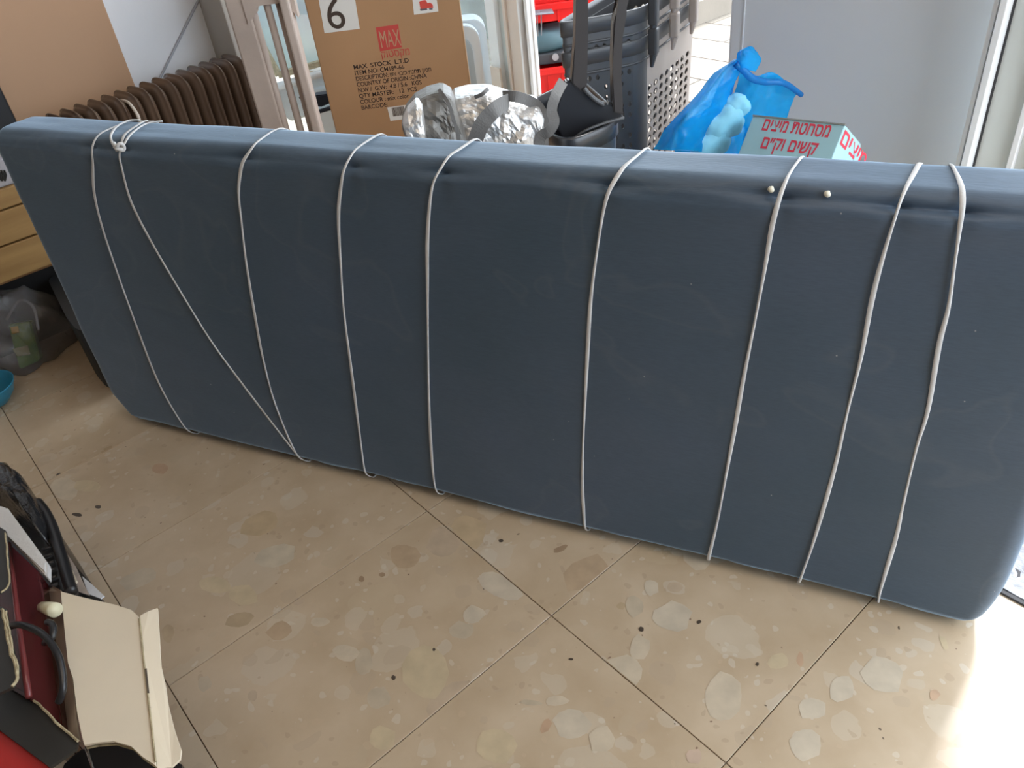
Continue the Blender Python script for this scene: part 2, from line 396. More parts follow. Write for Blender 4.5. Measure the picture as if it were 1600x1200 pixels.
# made-up housings for the added fill lights
for (a, b) in ((-0.35, 0.75), (0.55, 0.05)):
    t = thing('fill_lamp', 'rectangular fill lamp added on the unseen shop ceiling ' + ('over the left of the bare floor' if a < 0 else 'over the right of the bare floor'), 'lamp', AB(a, b, 2.7))
    obj('housing', boxbm(AB(a, b, 2.64) - V((0.6, 0.25, 0)), V((1.2, 0, 0)), V((0, 0.5, 0)), V((0, 0, 0.06))), M_WHITEMETAL, t)

# ================================================================== MATTRESS
PM = pz(300, 685, 0); QM = pz(1510, 988, 0)
DM = (QM - PM).normalized(); NM = V((-DM.y, DM.x, 0))      # along, into depth
def ML(s, t, z): return PM + DM * s + NM * t + UP * z
TH, HT, RR = 0.130, 0.797, 0.036
S0, S1 = -0.245, 1.822
def toloc(p):
    d = p - PM; return d.dot(DM), d.dot(NM), p.z
def sdf(t, z, off):
    qx = abs(t - TH / 2) - (TH / 2 - RR); qz = abs(z - HT / 2 - 0.003) - (HT / 2 - RR)
    return math.hypot(max(qx, 0), max(qz, 0)) + min(max(qx, qz), 0) - RR - off
def onm(u, v, off=0.002):
    d = ray(u, v).normalized(); p = CAMP.copy()
    best = None
    for _ in range(120):
        s, t, z = toloc(p); k = sdf(t, z, off)
        if best is None or k < best[0]: best = (k, s, t, z)
        if k < 1e-5 or t > 0.5: break
        p += d * max(k, 0.0005)
    s, t, z = best[1:]
    for _ in range(4):
        k = sdf(t, z, off); e = 1e-4
        gx = (sdf(t + e, z, 0) - sdf(t - e, z, 0)) / (2 * e); gz = (sdf(t, z + e, 0) - sdf(t, z - e, 0)) / (2 * e)
        t -= gx * k; z -= gz * k
    return (s, t, z)
STR = {
 'a': [(240, 186), (212, 184), (180, 198), (153, 213), (145, 250), (147, 300), (160, 355), (185, 430), (210, 500), (240, 580), (262, 625), (285, 662), (300, 680)],
 'b': [(230, 186), (205, 202), (191, 220), (188, 234), (190, 260), (205, 315), (235, 375), (285, 460), (335, 540), (390, 615), (440, 680), (478, 720)],
 'c': [(443, 196), (425, 206), (395, 230), (378, 258), (373, 300), (378, 350), (385, 410), (396, 480), (410, 555), (425, 615), (443, 665), (458, 700), (470, 717)],
 'd': [(597, 205), (575, 220), (548, 245), (533, 290), (529, 340), (533, 420), (538, 490), (548, 570), (557, 640), (565, 700), (570, 735), (578, 750)],
 'e': [(745, 214), (715, 235), (690, 262), (674, 300), (668, 370), (668, 450), (669, 550), (671, 650), (675, 720), (679, 755), (686, 774)],
 'f': [(1012, 228), (990, 248), (965, 275), (945, 320), (932, 400), (923, 470), (918, 550), (914, 630), (911, 700), (910, 760), (912, 800), (916, 832)],
 'g': [(1255, 241), (1240, 262), (1225, 290), (1207, 350), (1195, 420), (1180, 500), (1162, 590), (1148, 670), (1135, 740), (1122, 810), (1110, 860), (1105, 882)],
 'h': [(1438, 252), (1420, 285), (1405, 320), (1380, 400), (1362, 470), (1345, 560), (1325, 640), (1307, 720), (1288, 790), (1270, 850), (1256, 890), (1246, 920)],
 'i': [(1485, 255), (1497, 277), (1504, 310), (1499, 360), (1492, 410), (1482, 480), (1467, 540), (1450, 640), (1432, 700), (1413, 780), (1400, 840), (1385, 890), (1375, 925), (1370, 953)],
}
LOC = {k: [onm(*q) for q in pts] for k, pts in STR.items()}
# where each cord crosses the front top edge / the bottom
dents = []
for k, L_ in LOC.items():
    c = min(L_, key=lambda q: abs(q[2] - 0.772)); dents.append((c[0], 0.011 if k in 'cdefghi' else 0.008))
bots = [L_[-1][0] for L_ in LOC.values()]
NS, NP = 420, 96
bm = bmesh.new()
sec = []
W2, H2 = TH / 2, HT / 2
def rsec(f):
    """point on the rounded rectangle, f in 0..1, straight sides sampled evenly"""
    segs = []
    a = W2 - RR; b = H2 - RR; q = math.pi / 2 * RR
    lens = [2 * b, q, 2 * a, q, 2 * b, q, 2 * a, q]
    return None
pts = []
def arc(cx, cz, a0, n):
    for k in range(n):
        t = math.radians(a0 + 90 * k / n); pts.append((cx + RR * math.cos(t), cz + RR * math.sin(t)))
nb = 40; nt_ = 8
for k in range(nb): pts.append((-W2, -(H2 - RR) + 2 * (H2 - RR) * k / nb))             # front side going up
for k in range(22): t = math.radians(180 - 90 * k / 22); pts.append((-(W2 - RR) + RR * math.cos(t), (H2 - RR) + RR * math.sin(t)))
for k in range(nt_): pts.append((-(W2 - RR) + 2 * (W2 - RR) * k / nt_, H2))
for k in range(9): t = math.radians(90 - 90 * k / 9); pts.append(((W2 - RR) + RR * math.cos(t), (H2 - RR) + RR * math.sin(t)))
for k in range(nb): pts.append((W2, (H2 - RR) - 2 * (H2 - RR) * k / nb))
for k in range(9): t = math.radians(-90 * k / 9); pts.append(((W2 - RR) + RR * math.cos(t), -(H2 - RR) + RR * math.sin(t)))
for k in range(nt_): pts.append(((W2 - RR) - 2 * (W2 - RR) * k / nt_, -H2))
for k in range(9): t = math.radians(-90 - 90 * k / 9); pts.append((-(W2 - RR) + RR * math.cos(t), -(H2 - RR) + RR * math.sin(t)))
rings = []
RE = 0.032
stations = []
for k in range(10): stations.append((S0 + RE * (1 - math.cos(math.pi / 2 * k / 10)), RE * (1 - math.sin(math.pi / 2 * k / 10))))
for k in range(NS + 1): stations.append((S0 + RE + (S1 - S0 - 2 * RE) * k / NS, 0))
for k in range(1, 11): stations.append((S1 - RE + RE * math.sin(math.pi / 2 * k / 10), RE * (1 - math.cos(math.pi / 2 * k / 10))))
for (s, ins) in stations:
    ring = []
    for (x, z) in pts:
        sx = x * (W2 - ins) / W2; sz = z * (H2 - ins) / H2
        t = sx + W2; zz = sz + H2 + 0.003
        n = V((x, 0, z))
        # outward normal in section
        nx = 0 if abs(x) < W2 - RR else (x - math.copysign(W2 - RR, x)) / RR
        nz = 0 if abs(z) < H2 - RR else (z - math.copysign(H2 - RR, z)) / RR
        ln = math.hypot(nx, nz) or 1; nx /= ln; nz /= ln
        off = 0.0
        ztop = zz
        for (ds, dep) in dents:
            e = (s - ds)
            if abs(e) < 0.22:
                # sharp pinch at the cord, long thin crease beside it, at the front-top edge
                w = math.exp(-((zz - 0.783) / 0.0065) ** 2) if x < 0 else 0
                off -= 1.5 * dep * w * (0.75 * math.exp(-abs(e) / 0.035) + 0.25 * math.exp(-(e / 0.012) ** 2))
                w2 = math.exp(-((zz - 0.762) / 0.012) ** 2) if x < 0 else 0
                off += 0.0055 * w2 * math.exp(-abs(e) / 0.05) * (1 - math.exp(-(e / 0.016) ** 2))
        off += 0.0035 * noise.noise(V((s * 2.3, x * 8, z * 3.1))) + 0.0012 * noise.noise(V((s * 9, x * 20, z * 22 + 5)))
        if x < 0 and nz > 0.05:
            off += 0.0016 * noise.noise(V((s * 5, 0.3, zz * 130)))
        # bottom edge hangs between the cords
        if nz < -0.2:
            dmin = min(abs(s - b) for b in bots)
            off += -0.006 * math.exp(-(dmin / 0.03) ** 2) - 0.004 + 0.004 * noise.noise(V((s * 6, 3, 1)))
        # left end leans a little, slight lift of the left foot
        sh = 0.0
        if s < 0.1:
            sh = (0.1 - s) / 0.345 * (0.055 * max(0, (0.10 - zz) / 0.10) - 0.015 * max(0, (0.4 - zz)) / 0.4 + 0.035 * max(0, zz - 0.3) / 0.5)
        if s > 1.6 and zz < 0.15:
            sh = -(s - 1.6) / 0.22 * 0.025 * ((0.15 - zz) / 0.15) ** 2
        ring.append(bm.verts.new(ML(s + sh, t + nx * off, max(0.0008, zz + nz * off))))
    rings.append(ring)
n = len(pts)
for i in range(len(rings) - 1):
    for k in range(n): bm.faces.new([rings[i][k], rings[i][(k + 1) % n], rings[i + 1][(k + 1) % n], rings[i + 1][k]])
bm.faces.new(rings[0][::-1]); bm.faces.new(rings[-1])
def fabric():
    mt = bpy.data.materials.new('mattress_fabric'); mt.use_nodes = True
    nt = mt.node_tree; p = nt.nodes['Principled BSDF']; N = nt.nodes.new; L = nt.links.new
    tc = N('ShaderNodeTexCoord')
    rot = N('ShaderNodeMapping'); rot.inputs['Rotation'].default_value = (0, 0, -math.atan2(DM.y, DM.x))
    L(tc.outputs['Object'], rot.inputs['Vector'])
    st = N('ShaderNodeMapping'); st.inputs['Scale'].default_value = (30, 120, 330); L(rot.outputs[0], st.inputs['Vector'])
    th = N('ShaderNodeTexNoise'); th.inputs['Scale'].default_value = 2.0; th.inputs['Detail'].default_value = 4; L(st.outputs[0], th.inputs['Vector'])
    big = N('ShaderNodeTexNoise'); big.inputs['Scale'].default_value = 2.2; big.inputs['Detail'].default_value = 4; L(rot.outputs[0], big.inputs['Vector'])
    r = N('ShaderNodeValToRGB'); L(big.outputs[0], r.inputs[0])
    r.color_ramp.elements[0].position = 0.3; r.color_ramp.elements[0].color = (0.040, 0.072, 0.106, 1)
    r.color_ramp.elements[1].position = 0.72; r.color_ramp.elements[1].color = (0.064, 0.094, 0.142, 1)
    # threads
    mx = N('ShaderNodeMix'); mx.data_type = 'RGBA'; mx.blend_type = 'MULTIPLY'; mx.inputs[0].default_value = 1
    tr = N('ShaderNodeMapRange'); tr.inputs[1].default_value = 0.3; tr.inputs[2].default_value = 0.7; tr.inputs[3].default_value = 0.90; tr.inputs[4].default_value = 1.10; L(th.outputs[0], tr.inputs[0])
    L(r.outputs[0], mx.inputs[6]); L(tr.outputs[0], mx.inputs[7])
    # faint dried stain rings and rubbed pale smudges
    sm = N('ShaderNodeTexNoise'); sm.inputs['Scale'].default_value = 3.3; sm.inputs['Detail'].default_value = 2; sm.inputs['Distortion'].default_value = 1.2; L(rot.outputs[0], sm.inputs['Vector'])
    rg = N('ShaderNodeValToRGB'); L(sm.outputs[0], rg.inputs[0]); e = rg.color_ramp.elements
    e[0].position = 0.595; e[0].color = (0, 0, 0, 1); e[1].position = 0.615; e[1].color = (1, 1, 1, 1)
    k = e.new(0.635); k.color = (0.25, 0.25, 0.25, 1); k = e.new(0.72); k.color = (0, 0, 0, 1)
    sf = N('ShaderNodeMath'); sf.operation = 'MULTIPLY'; sf.inputs[1].default_value = 0.09; L(rg.outputs[0], sf.inputs[0])
    m2 = N('ShaderNodeMix'); m2.data_type = 'RGBA'; L(sf.outputs[0], m2.inputs[0]); L(mx.outputs[2], m2.inputs[6]); m2.inputs[7].default_value = (0.20, 0.21, 0.215, 1)
    # lint
    vo = N('ShaderNodeTexVoronoi'); vo.inputs['Scale'].default_value = 16; L(rot.outputs[0], vo.inputs['Vector'])
    lt = N('ShaderNodeMath'); lt.operation = 'LESS_THAN'; lt.inputs[1].default_value = 0.022; L(vo.outputs['Distance'], lt.inputs[0])
    m3 = N('ShaderNodeMix'); m3.data_type = 'RGBA'; L(lt.outputs[0], m3.inputs[0]); L(m2.outputs[2], m3.inputs[6]); m3.inputs[7].default_value = (0.30, 0.31, 0.32, 1)
    L(m3.outputs[2], p.inputs['Base Color'])
    p.inputs['Roughness'].default_value = 0.58
    p.inputs['Specular IOR Level'].default_value = 0.6
    p.inputs['Sheen Weight'].default_value = 0.75; p.inputs['Sheen Tint'].default_value = (0.62, 0.80, 1.0, 1); p.inputs['Sheen Roughness'].default_value = 0.35
    b1_ = N('ShaderNodeBump'); b1_.inputs['Strength'].default_value = 0.12; b1_.inputs['Distance'].default_value = 0.002
    L(th.outputs[0], b1_.inputs['Height']); L(b1_.outputs[0], p.inputs['Normal'])
    return mt
mt_ = tag(obj('mattress', bm, fabric(), None, True), 'long slate-blue fabric foam mattress standing on its edge, bound with white cords', 'mattress')

# cords
M_CORD = mat('cord', (0.62, 0.62, 0.62), 0.55, var=0.08, vscale=30, bump=0.2, bscale=300)
def nrm_loc(t, z):
    e = 1e-4
    gx = sdf(t + e, z, 0) - sdf(t - e, z, 0); gz = sdf(t, z + e, 0) - sdf(t, z - e, 0)
    l = math.hypot(gx, gz) or 1
    return NM * (gx / l) + UP * (gz / l)
def ribbon(locs, w, th, bm, wob=0.3, ph=0.0, closed=False):
    P = [ML(*q) for q in locs]; n = len(P); rings = []
    for i in range(n):
        d = P[(i + 1) % n] - P[i - 1] if closed else P[min(i + 1, n - 1)] - P[max(i - 1, 0)]
        d.normalize(); nn = nrm_loc(locs[i][1], locs[i][2])
        sd_ = d.cross(nn).normalized(); nn = sd_.cross(d)
        f = i / n
        ww = w * (1 - wob * (0.5 + 0.5 * math.sin(ph + f * 23)))
        hh = th * (1 + 0.8 * wob * (0.5 + 0.5 * math.sin(ph + f * 23)))
        ring = [bm.verts.new(P[i] + sd_ * (ww / 2 * math.cos(a)) + nn * (hh / 2 * math.sin(a) + hh / 2)) for a in [math.pi * k / 4 for k in range(8)]]
        rings.append(ring)
    for i in range(n if closed else n - 1):
        A, B = rings[i], rings[(i + 1) % n]
        for k in range(8): bm.faces.new([A[k], A[(k + 1) % 8], B[(k + 1) % 8], B[k]])
    if not closed:
        bm.faces.new(rings[0][::-1]); bm.faces.new(rings[-1])
names = {
 'a': 'white cord at the mattress left end, short winding left of the knot',
 'b': 'white cord hanging from the knot, slanting steeply down across the mattress',
 'c': 'white cord round the mattress, crossing the slanting cord at the floor',
 'd': 'white cord round the mattress below the big carton, fourth winding from the left',
 'e': 'white cord round the mattress in front of the silver bag',
 'f': 'white cord round the mattress in front of the blue plastic bag, mid mattress',
 'g': 'white cord round the mattress below the blue carton with red lettering',
 'h': 'white cord round the mattress, second winding from its right end',
 'i': 'white cord with an elbow bend, nearest the mattress right end'}
for idx, (k, L_) in enumerate(LOC.items()):
    front = [V(q) for q in L_]
    sb, se = front[0].x, front[-1].x
    # over the top, down the back, under the bottom
    fsp = spline(front, 6)
    fsp = [V((q.x, q.y, q.z)) for q in fsp]
    # push points back onto the rounded surface
    for q in fsp:
        for _ in range(4):
            s_ = sdf(q.y, q.z, 0.0010)
            nn = nrm_loc(q.y, q.z); q.y -= nn.dot(NM) * s_; q.z -= nn.z * s_
    dm = min(dents, key=lambda d: abs(d[0] - sb))
    back = []
    t0 = fsp[0].y
    for j in range(1, 5): back.append(V((sb, t0 + (TH - RR - t0) * j / 4 if t0 < TH - RR else t0, HT + 0.0035)))
    back = [V((sb + 0.002 * j, TH - RR + RR * math.sin(a), HT - RR + 0.003 + RR * math.cos(a) + 0.0005)) for j, a in enumerate([0.6, 1.0, 1.35, 1.57]) if TH - RR + RR * math.sin(a) > t0 + 0.004]
    for j in range(1, 9): back.append(V((sb + (se - sb) * j / 9, TH + 0.001, HT - RR - (HT - 2 * RR) * j / 8)))
    back.append(V((se, TH - RR * 0.3, 0.010))); back.append(V((se, TH * 0.6, 0.002))); back.append(V((se, TH * 0.3, 0.002))); back.append(V((se, RR * 0.45, 0.006)))
    path = fsp[::-1] + back
    bm = bmesh.new()
    ribbon([tuple(q) for q in path], 0.0072, 0.0022, bm, 0.45, idx * 1.7, closed=True)
    co_ = obj('cord', bm, M_CORD, None, True)
    tag(co_, names[k], 'cord', 'white cords wound round the blue mattress')
    if k == 'b':
        # loops and knot at the top left
        lp = [V(onm(*q)) for q in [(218, 184), (200, 190), (182, 200), (174, 213), (178, 226), (188, 231)]]
        bm = bmesh.new(); ribbon([tuple(q) for q in spline(lp, 5)], 0.0065, 0.0028, bm, 0.2); obj('loop', bm, M_CORD, co_, True)
        lp = [V(onm(*q)) for q in [(254, 187), (230, 194), (208, 208), (197, 222), (192, 232)]]
        bm = bmesh.new(); ribbon([tuple(q) for q in spline(lp, 5)], 0.0065, 0.0028, bm, 0.2); obj('loop', bm, M_CORD, co_, True)
        c = V(onm(188, 230)); kp = []
        for j in range(26):
            t = j / 25 * 2 * math.pi
            kp.append(ML(c.x + 0.011 * math.sin(t) , c.y - 0.004 - 0.004 * math.cos(2 * t), c.z + 0.007 * math.sin(2 * t) + 0.002))
        bm = tube(kp[:-1], 0.0032, 8, closed=True)
        tube([ML(c.x - 0.010, c.y - 0.004, c.z + 0.002), ML(c.x, c.y - 0.010, c.z), ML(c.x + 0.010, c.y - 0.004, c.z - 0.003)], 0.0035, 8, bm)
        obj('knot', bm, M_CORD, co_, True)
# two foam crumbs
for (u, v, l) in ((1205, 296, 'tiny cream foam crumb on the mattress beside the winding below the blue carton'), (1293, 303, 'tiny cream foam crumb on the mattress between two right windings')):
    p = V(onm(u, v)); bm = bmesh.new(); bmesh.ops.create_icosphere(bm, subdivisions=2, radius=0.0045)
    for vv in bm.verts: vv.co = vv.co * (1 + 0.3 * noise.noise(vv.co * 300)) + ML(*p)
    tag(obj('foam_crumb', bm, mat('crumb', (0.75, 0.72, 0.6), 0.9), None, True), l, 'crumb')

# ================================================================== BEHIND THE MATTRESS
# ---- big carton
M_KRAFT = mat('kraft', (0.42, 0.24, 0.125), 0.75, var=0.07, vscale=3, bump=0.08, bscale=40, spec=0.25)
M_KRAFT2 = mat('kraft_edge', (0.50, 0.32, 0.18), 0.85, var=0.1, vscale=20)
M_LABEL = mat('paper_label', (0.72, 0.70, 0.66), 0.6, var=0.02)
YB = 2.9
x0 = py(475, 0, YB).x; x1 = py(718, 0, YB).x; BH = 0.95
ct = thing('carton', 'tall brown shipping carton with printed text and a white number 6 sheet', 'box', V(((x0 + x1) / 2, YB + 0.12, 0)))
obj('box_body', boxbm(V((x0, YB, 0)), V((x1 - x0, 0, 0)), V((0, 0.26, 0)), V((0, 0, BH)), 0.004), M_KRAFT, ct)
bm = bmesh.new()
hexa(bm, V((x1 - 0.004, YB - 0.0012, 0.01)), V((0.004, 0, 0)), V((0, 0.004, 0)), V((0, 0, BH - 0.02)), 0.001)
obj('corner_crease', bm, M_KRAFT2, ct)
def fquad(uvs, y, m, parent, name, d=0.0006):
    P = [py(u, v, y) for u, v in uvs]
    return obj(name, prism(P, V((0, d, 0))), m, parent)
yf = YB - 0.0006
lb = fquad([(497, -5), (507, 52), (562, 45), (553, -12)], yf, M_LABEL, ct, 'number_sheet')
pR = (py(562, 45, yf) - py(507, 52, yf)).normalized(); 
c0 = py(514, 43, yf - 0.0004); 
text('6', V((py(512.5, 43.5, yf).x, yf - 0.0008, py(527, 44.5, yf).z)), (1, 0, 0), (0, 0, 1), 0.135, M_TEXT, lb, 'numeral', bold=0.0)
lb2 = fquad([(644, -6), (647, 23), (685, 18), (681, -11)], yf, M_LABEL, ct, 'picture_sheet')
# small red engine picture
mred = mat('picture_red', (0.62, 0.07, 0.05), 0.5); mdk = mat('picture_dark', (0.12, 0.10, 0.12), 0.5)
fquad([(655, 3), (657, 14), (677, 12), (676, 7), (672, 4), (668, 5), (665, 0), (659, 1)], yf - 0.0006, mred, lb2, 'picture')
fquad([(656, 14), (657, 17), (668, 15.5), (667, 13)], yf - 0.0008, mdk, lb2, 'picture_wheel')
fquad([(670, 13), (671, 15.5), (676, 15), (676, 12.3)], yf - 0.0008, mdk, lb2, 'picture_wheel')
lg = fquad([(587, 43), (594, 80.5), (628, 74), (622, 38)], yf, M_RED, ct, 'logo_square')
M_PALE = mat('print_pale', (0.50, 0.29, 0.17), 0.7)
rdir = (py(628, 74, yf) - py(594, 80.5, yf)).normalized(); udir = (py(587, 43, yf) - py(594, 80.5, yf)).normalized()
udir = V((0, 0, 1)); rdir = V((1, 0, 0))
text('MAX', py(595.5, 75, yf - 0.001), rdir, udir, 0.078, M_PALE, lg, 'logo_lettering', wfac=0.42)
text('קוטסקמ', py(596, 91, yf - 0.001), rdir, udir, 0.034, M_RED, ct, 'lettering', wfac=0.85)
PX = (py(640, 104, yf).x - py(560, 104, yf).x) / 80
lines = [('MAX  STOCK  L.T.D', 88, 1), ('ITEM NO: CM189-66', 79, 0), ('DESCRIPTION: שא יוביכ תנחת ןוינח', 121, 0), ('COUNTRY OF ORIGIN :CHINA', 113, 0), ('N.W /  G.W:  4.8 / 5.6   KGS', 103, 0), ('QTY MASTER:   12  PCS', 94, 0), ('COLOUR : mix color', 80, 0), ('BARCODE:', 43, 0)]
for k, (s, wpx, bold) in enumerate(lines):
    u = 552.8 + (565 - 552.8) * k / 7; v = 108.6 + (171.6 - 108.6) * k / 7
    o = text(s, py(u, v, yf - 0.0006), rdir, udir, 0.0205, M_TEXT, ct, bold=0.02 if bold else 0.01)
    xs = [q.co.x for q in o.data.vertices]; w = max(xs) - min(xs); target = wpx * PX * 1.0; ox = min(xs)
    for q in o.data.vertices: q.co.x = ox + (q.co.x - ox) * target / w
bc = fquad([(605, 168), (610, 189), (640, 185), (634, 164)], yf, M_LABEL, ct, 'barcode_sheet')
bm = bmesh.new(); bx0 = py(612, 170, yf).x; zt = py(622, 167, yf).z; zb = py(622, 181, yf).z
xx = bx0
random.seed(3)
while xx < bx0 + 0.042:
    w = random.choice((0.0008, 0.0014, 0.002)); hexa(bm, V((xx, yf - 0.0006, zb)), V((w, 0, 0)), V((0, 0.0004, 0)), V((0, 0, zt - zb))); xx += w + random.choice((0.0009, 0.0014))
obj('barcode', bm, M_TEXT, bc)

# ---- oil radiator
M_RAD = mat('radiator_enamel', (0.125, 0.080, 0.055), 0.24, var=0.1, vscale=8, spec=0.5)
ra0 = pz(110, 180, 0.6); ra1 = pz(372, 90, 0.6)
rd = (ra1 - ra0); rl = rd.length; rd.normalize(); rn = V((-rd.y, rd.x, 0))
rad = thing('oil_radiator', 'brown ribbed oil-filled radiator in front of the white wall', 'radiator', V((ra0 + ra1) / 2) * 1.0)
rad.location.z = 0
NF = 15; pitch = rl / 13.6
rb = ra0 - rd * pitch * 1.0
for i in range(NF):
    c = rb + rd * (i * pitch)
    # fin outline: rounded profile in rn / z, pressed with a bulged hump
    prof = rounded_poly([V((-0.075, 0, 0.10)), V((0.075, 0, 0.10)), V((0.075, 0, 0.615)), V((-0.075, 0, 0.615))], 0.05, 6)
    def ringat(off, inset):
        out = []
        for p in prof:
            q = V((p.x * (1 - inset / 0.075), 0, 0.3575 + (p.z - 0.3575) * (1 - inset / 0.2575)))
            out.append(bm.verts.new(V((c.x, c.y, 0)) + rn * q.x + rd * off + UP * q.z))
        return out
    bm = bmesh.new()
    R = [ringat(-0.0190, 0.026), ringat(-0.0165, 0.014), ringat(-0.0100, 0.006), ringat(-0.0022, 0.003), ringat(-0.0015, -0.002), ringat(0.0015, -0.002), ringat(0.0022, 0.003), ringat(0.0100, 0.006), ringat(0.0165, 0.014), ringat(0.0190, 0.026)]
    for a_, b_ in zip(R, R[1:]):
        for k in range(len(a_)): bm.faces.new([a_[k], a_[(k + 1) % len(a_)], b_[(k + 1) % len(a_)], b_[k]])
    bm.faces.new(R[0][::-1]); bm.faces.new(R[-1])
    obj('fin', bm, M_RAD, rad, True)
bm = bmesh.new(); c0_ = V((rb.x, rb.y, 0))
bm.free()
for z in (0.16, 0.55): obj('oil_pipe', tube([c0_ - rd * 0.01 + UP * z, c0_ + rd * ((NF - 1) * pitch + 0.01) + UP * z], 0.022, 12), M_RAD, rad, True)
for k in (0.1, 0.9):
    c = c0_ + rd * (k * (NF - 1) * pitch)
    bm = tube([c - rn * 0.11 + UP * 0.03, c - rn * 0.10 + UP * 0.09, c + rn * 0.10 + UP * 0.09, c + rn * 0.11 + UP * 0.03], 0.008, 8)
    obj('foot_bar', bm, M_BLACK, rad)
    for s_ in (-1, 1):
        obj('wheel', tube([c + rn * (0.11 * s_) - rd * 0.01 + UP * 0.026, c + rn * (0.11 * s_) + rd * 0.01 + UP * 0.026], 0.025, 14), M_BLACK, rad)
# cream cord end hanging over the radiator
cp = [py(190, 156, (ra0.y + 0.12)), py(200, 160, ra0.y + 0.08), py(208, 169, ra0.y + 0.05), py(216, 182, ra0.y + 0.03), py(219, 196, ra0.y + 0.03)]
tag(obj('strap', tube(spline(cp, 5), 0.005, 8), mat('strap', (0.66, 0.58, 0.50), 0.7), None, True), 'short cream strap lying over the radiator fins', 'strap')

# ---- tan board behind the radiator, white wall cable
M_TAN = mat('tan_board', (0.53, 0.32, 0.19), 0.65, var=0.06, vscale=2.0, stretch=(1, 1, 0.5))
q0 = pb(0, 100, 3.02); q1 = pb(160, 0, 3.02)
a0 = pb(3, 142, 3.02).dot(E1); a1 = pb(160, 0, 3.02).dot(E1)
tag(obj('board', abbox(a0, a1, 3.02, 3.046, 0, 1.25, 0.002), M_TAN), 'plain tan wooden board upright against the white wall behind the radiator', 'board')
cb = [pb(312, -4, 3.046), pb(295, 31, 3.045), pb(270, 82, 3.046), pb(246, 130, 3.045), pb(225, 172, 3.046)]
tag(obj('wall_cable', tube(cb, 0.0045, 8), mat('cable_grey', (0.42, 0.44, 0.50), 0.6), None, True), 'thin grey cable running slantwise down the white wall', 'cable')
# dark block left of the board
tag(obj('dark_block', abbox(a0 - 0.42, a0 - 0.012, 2.93, 3.04, 0.0, 0.95, 0.006), M_BLACK), 'dark block left of the tan board, barely showing', 'case')

# ---- chest of drawers, far left
M_WOOD = mat('drawer_wood', (0.30, 0.17, 0.06), 0.5, vscale=3.0, stretch=(1.2, 1.2, 9), col2=(0.42, 0.26, 0.10), bump=0.05)
M_WOODD = mat('wood_edge', (0.26, 0.13, 0.05), 0.55, var=0.1)
BC = 2.60
zb_ = pb(40, 432, BC).z; z1_ = pb(20, 380, BC).z; z2_ = pb(10, 327, BC).z; z3_ = pb(8, 293, BC).z
ac = pb(73, 414, BC).dot(E1)
ch = thing('chest_of_drawers', 'light oak-coloured chest of drawers at the left, above a black block for the shaded gap', 'chest', AB(ac - 0.4, BC + 0.2, 0))
obj('carcass', abbox(ac - 0.9, ac + 0.10, BC + 0.018, 2.88, zb_ - 0.006, z3_ - 0.002, 0.003), M_WOODD, ch)
for (za, zc) in ((zb_ + 0.006, z1_ - 0.0025), (z1_ + 0.0025, z2_ - 0.0025), (z2_ + 0.0025, z3_ - 0.002)):
    obj('drawer', abbox(ac - 0.895, ac + 0.095, BC, BC + 0.018, za, zc, 0.003), M_WOOD, ch)
lab(obj('gap_shade', abbox(ac - 0.88, ac + 0.08, BC + 0.09, 2.85, 0, zb_ - 0.006), mat('gap_shade_black', (0.012, 0.012, 0.013), 0.8), ch), 'black block standing in for the shaded gap under the chest')  # dark block added where the gap under the chest lies in shade
pk = obj('paper_pack', abbox(ac - 0.35, pb(5, 285, BC).dot(E1) + 0.05, BC + 0.01, BC + 0.25, z3_ - 0.001, z3_ + 0.075, 0.006), mat('pack_white', (0.40, 0.39, 0.42), 0.6, var=0.1, vscale=20))
tag(pk, 'white printed pack lying on the chest of drawers', 'pack')
bm = bmesh.new()
for k in range(5):
    u = -3 + k * 2.4; tube([pb(u, 266 + 3 * (k % 2), BC + 0.009), pb(u + 3, 274, BC + 0.009), pb(u + 1, 283 - 2 * (k % 2), BC + 0.009)], 0.0028, 6, bm)
obj('print_mark', bm, M_BLACK, pk)

# ---- plastic bags on the floor at the left
def bag_mesh(c, rx, ry, h, ang, crump, seed, nu=40, nv=26, top=0.25, lean=V((0, 0, 0)), sq=1.0):
    bm = bmesh.new(); rings = []
    R_ = Matrix.Rotation(ang, 3, 'Z')
    for j in range(nv + 1):
        f = j / nv
        rad_ = (0.82 + 0.18 * math.sin(min(1, f * 2.2) * math.pi / 2)) * (1 if f < 0.45 else 1 - (1 - top) * ((f - 0.45) / 0.55) ** 1.3)
        ring = []
        for i in range(nu):
            t = 2 * math.pi * i / nu
            r = rad_ * (1 + 0.10 * math.sin(3 * t + seed) + 0.06 * math.sin(7 * t + seed * 2 + f * 5))
            p = R_ @ V((rx * r * math.cos(t), ry * r * math.sin(t), 0)) + V((0, 0, h * f)) + lean * f * f
            nv_ = noise.noise_vector(p * 14 + V((seed * 3, 0, 0))) * crump + noise.noise_vector(p * 45 + V((seed, 5, 0))) * crump * 0.35
            ridge = abs(noise.noise(p * 22 + V((0, seed, 0))))
            dv = noise.voronoi(p * 17 + V((seed, 0, 0)))[0]
            ridge += 0.8 * (1 - min(1, dv[1] - dv[0]))
            p = p + nv_ * (0.3 + 0.7 * min(1, f * 3)) + (R_ @ V((math.cos(t), math.sin(t), 0))) * (ridge * crump * -0.8)
            p += c; p.z = max(p.z, 0.003)
            ring.append(bm.verts.new(p))
        rings.append(ring)
    for a_, b_ in zip(rings, rings[1:]):
        for k in range(nu): bm.faces.new([a_[k], a_[(k + 1) % nu], b_[(k + 1) % nu], b_[k]])
    bm.faces.new(rings[0][::-1]); bm.faces.new(rings[-1])
    return bm
M_CLEAR = mat('clear_film', (0.50, 0.49, 0.50), 0.10, trans=0.80, spec=1.0, var=0.1, bump=1.0, bscale=35)
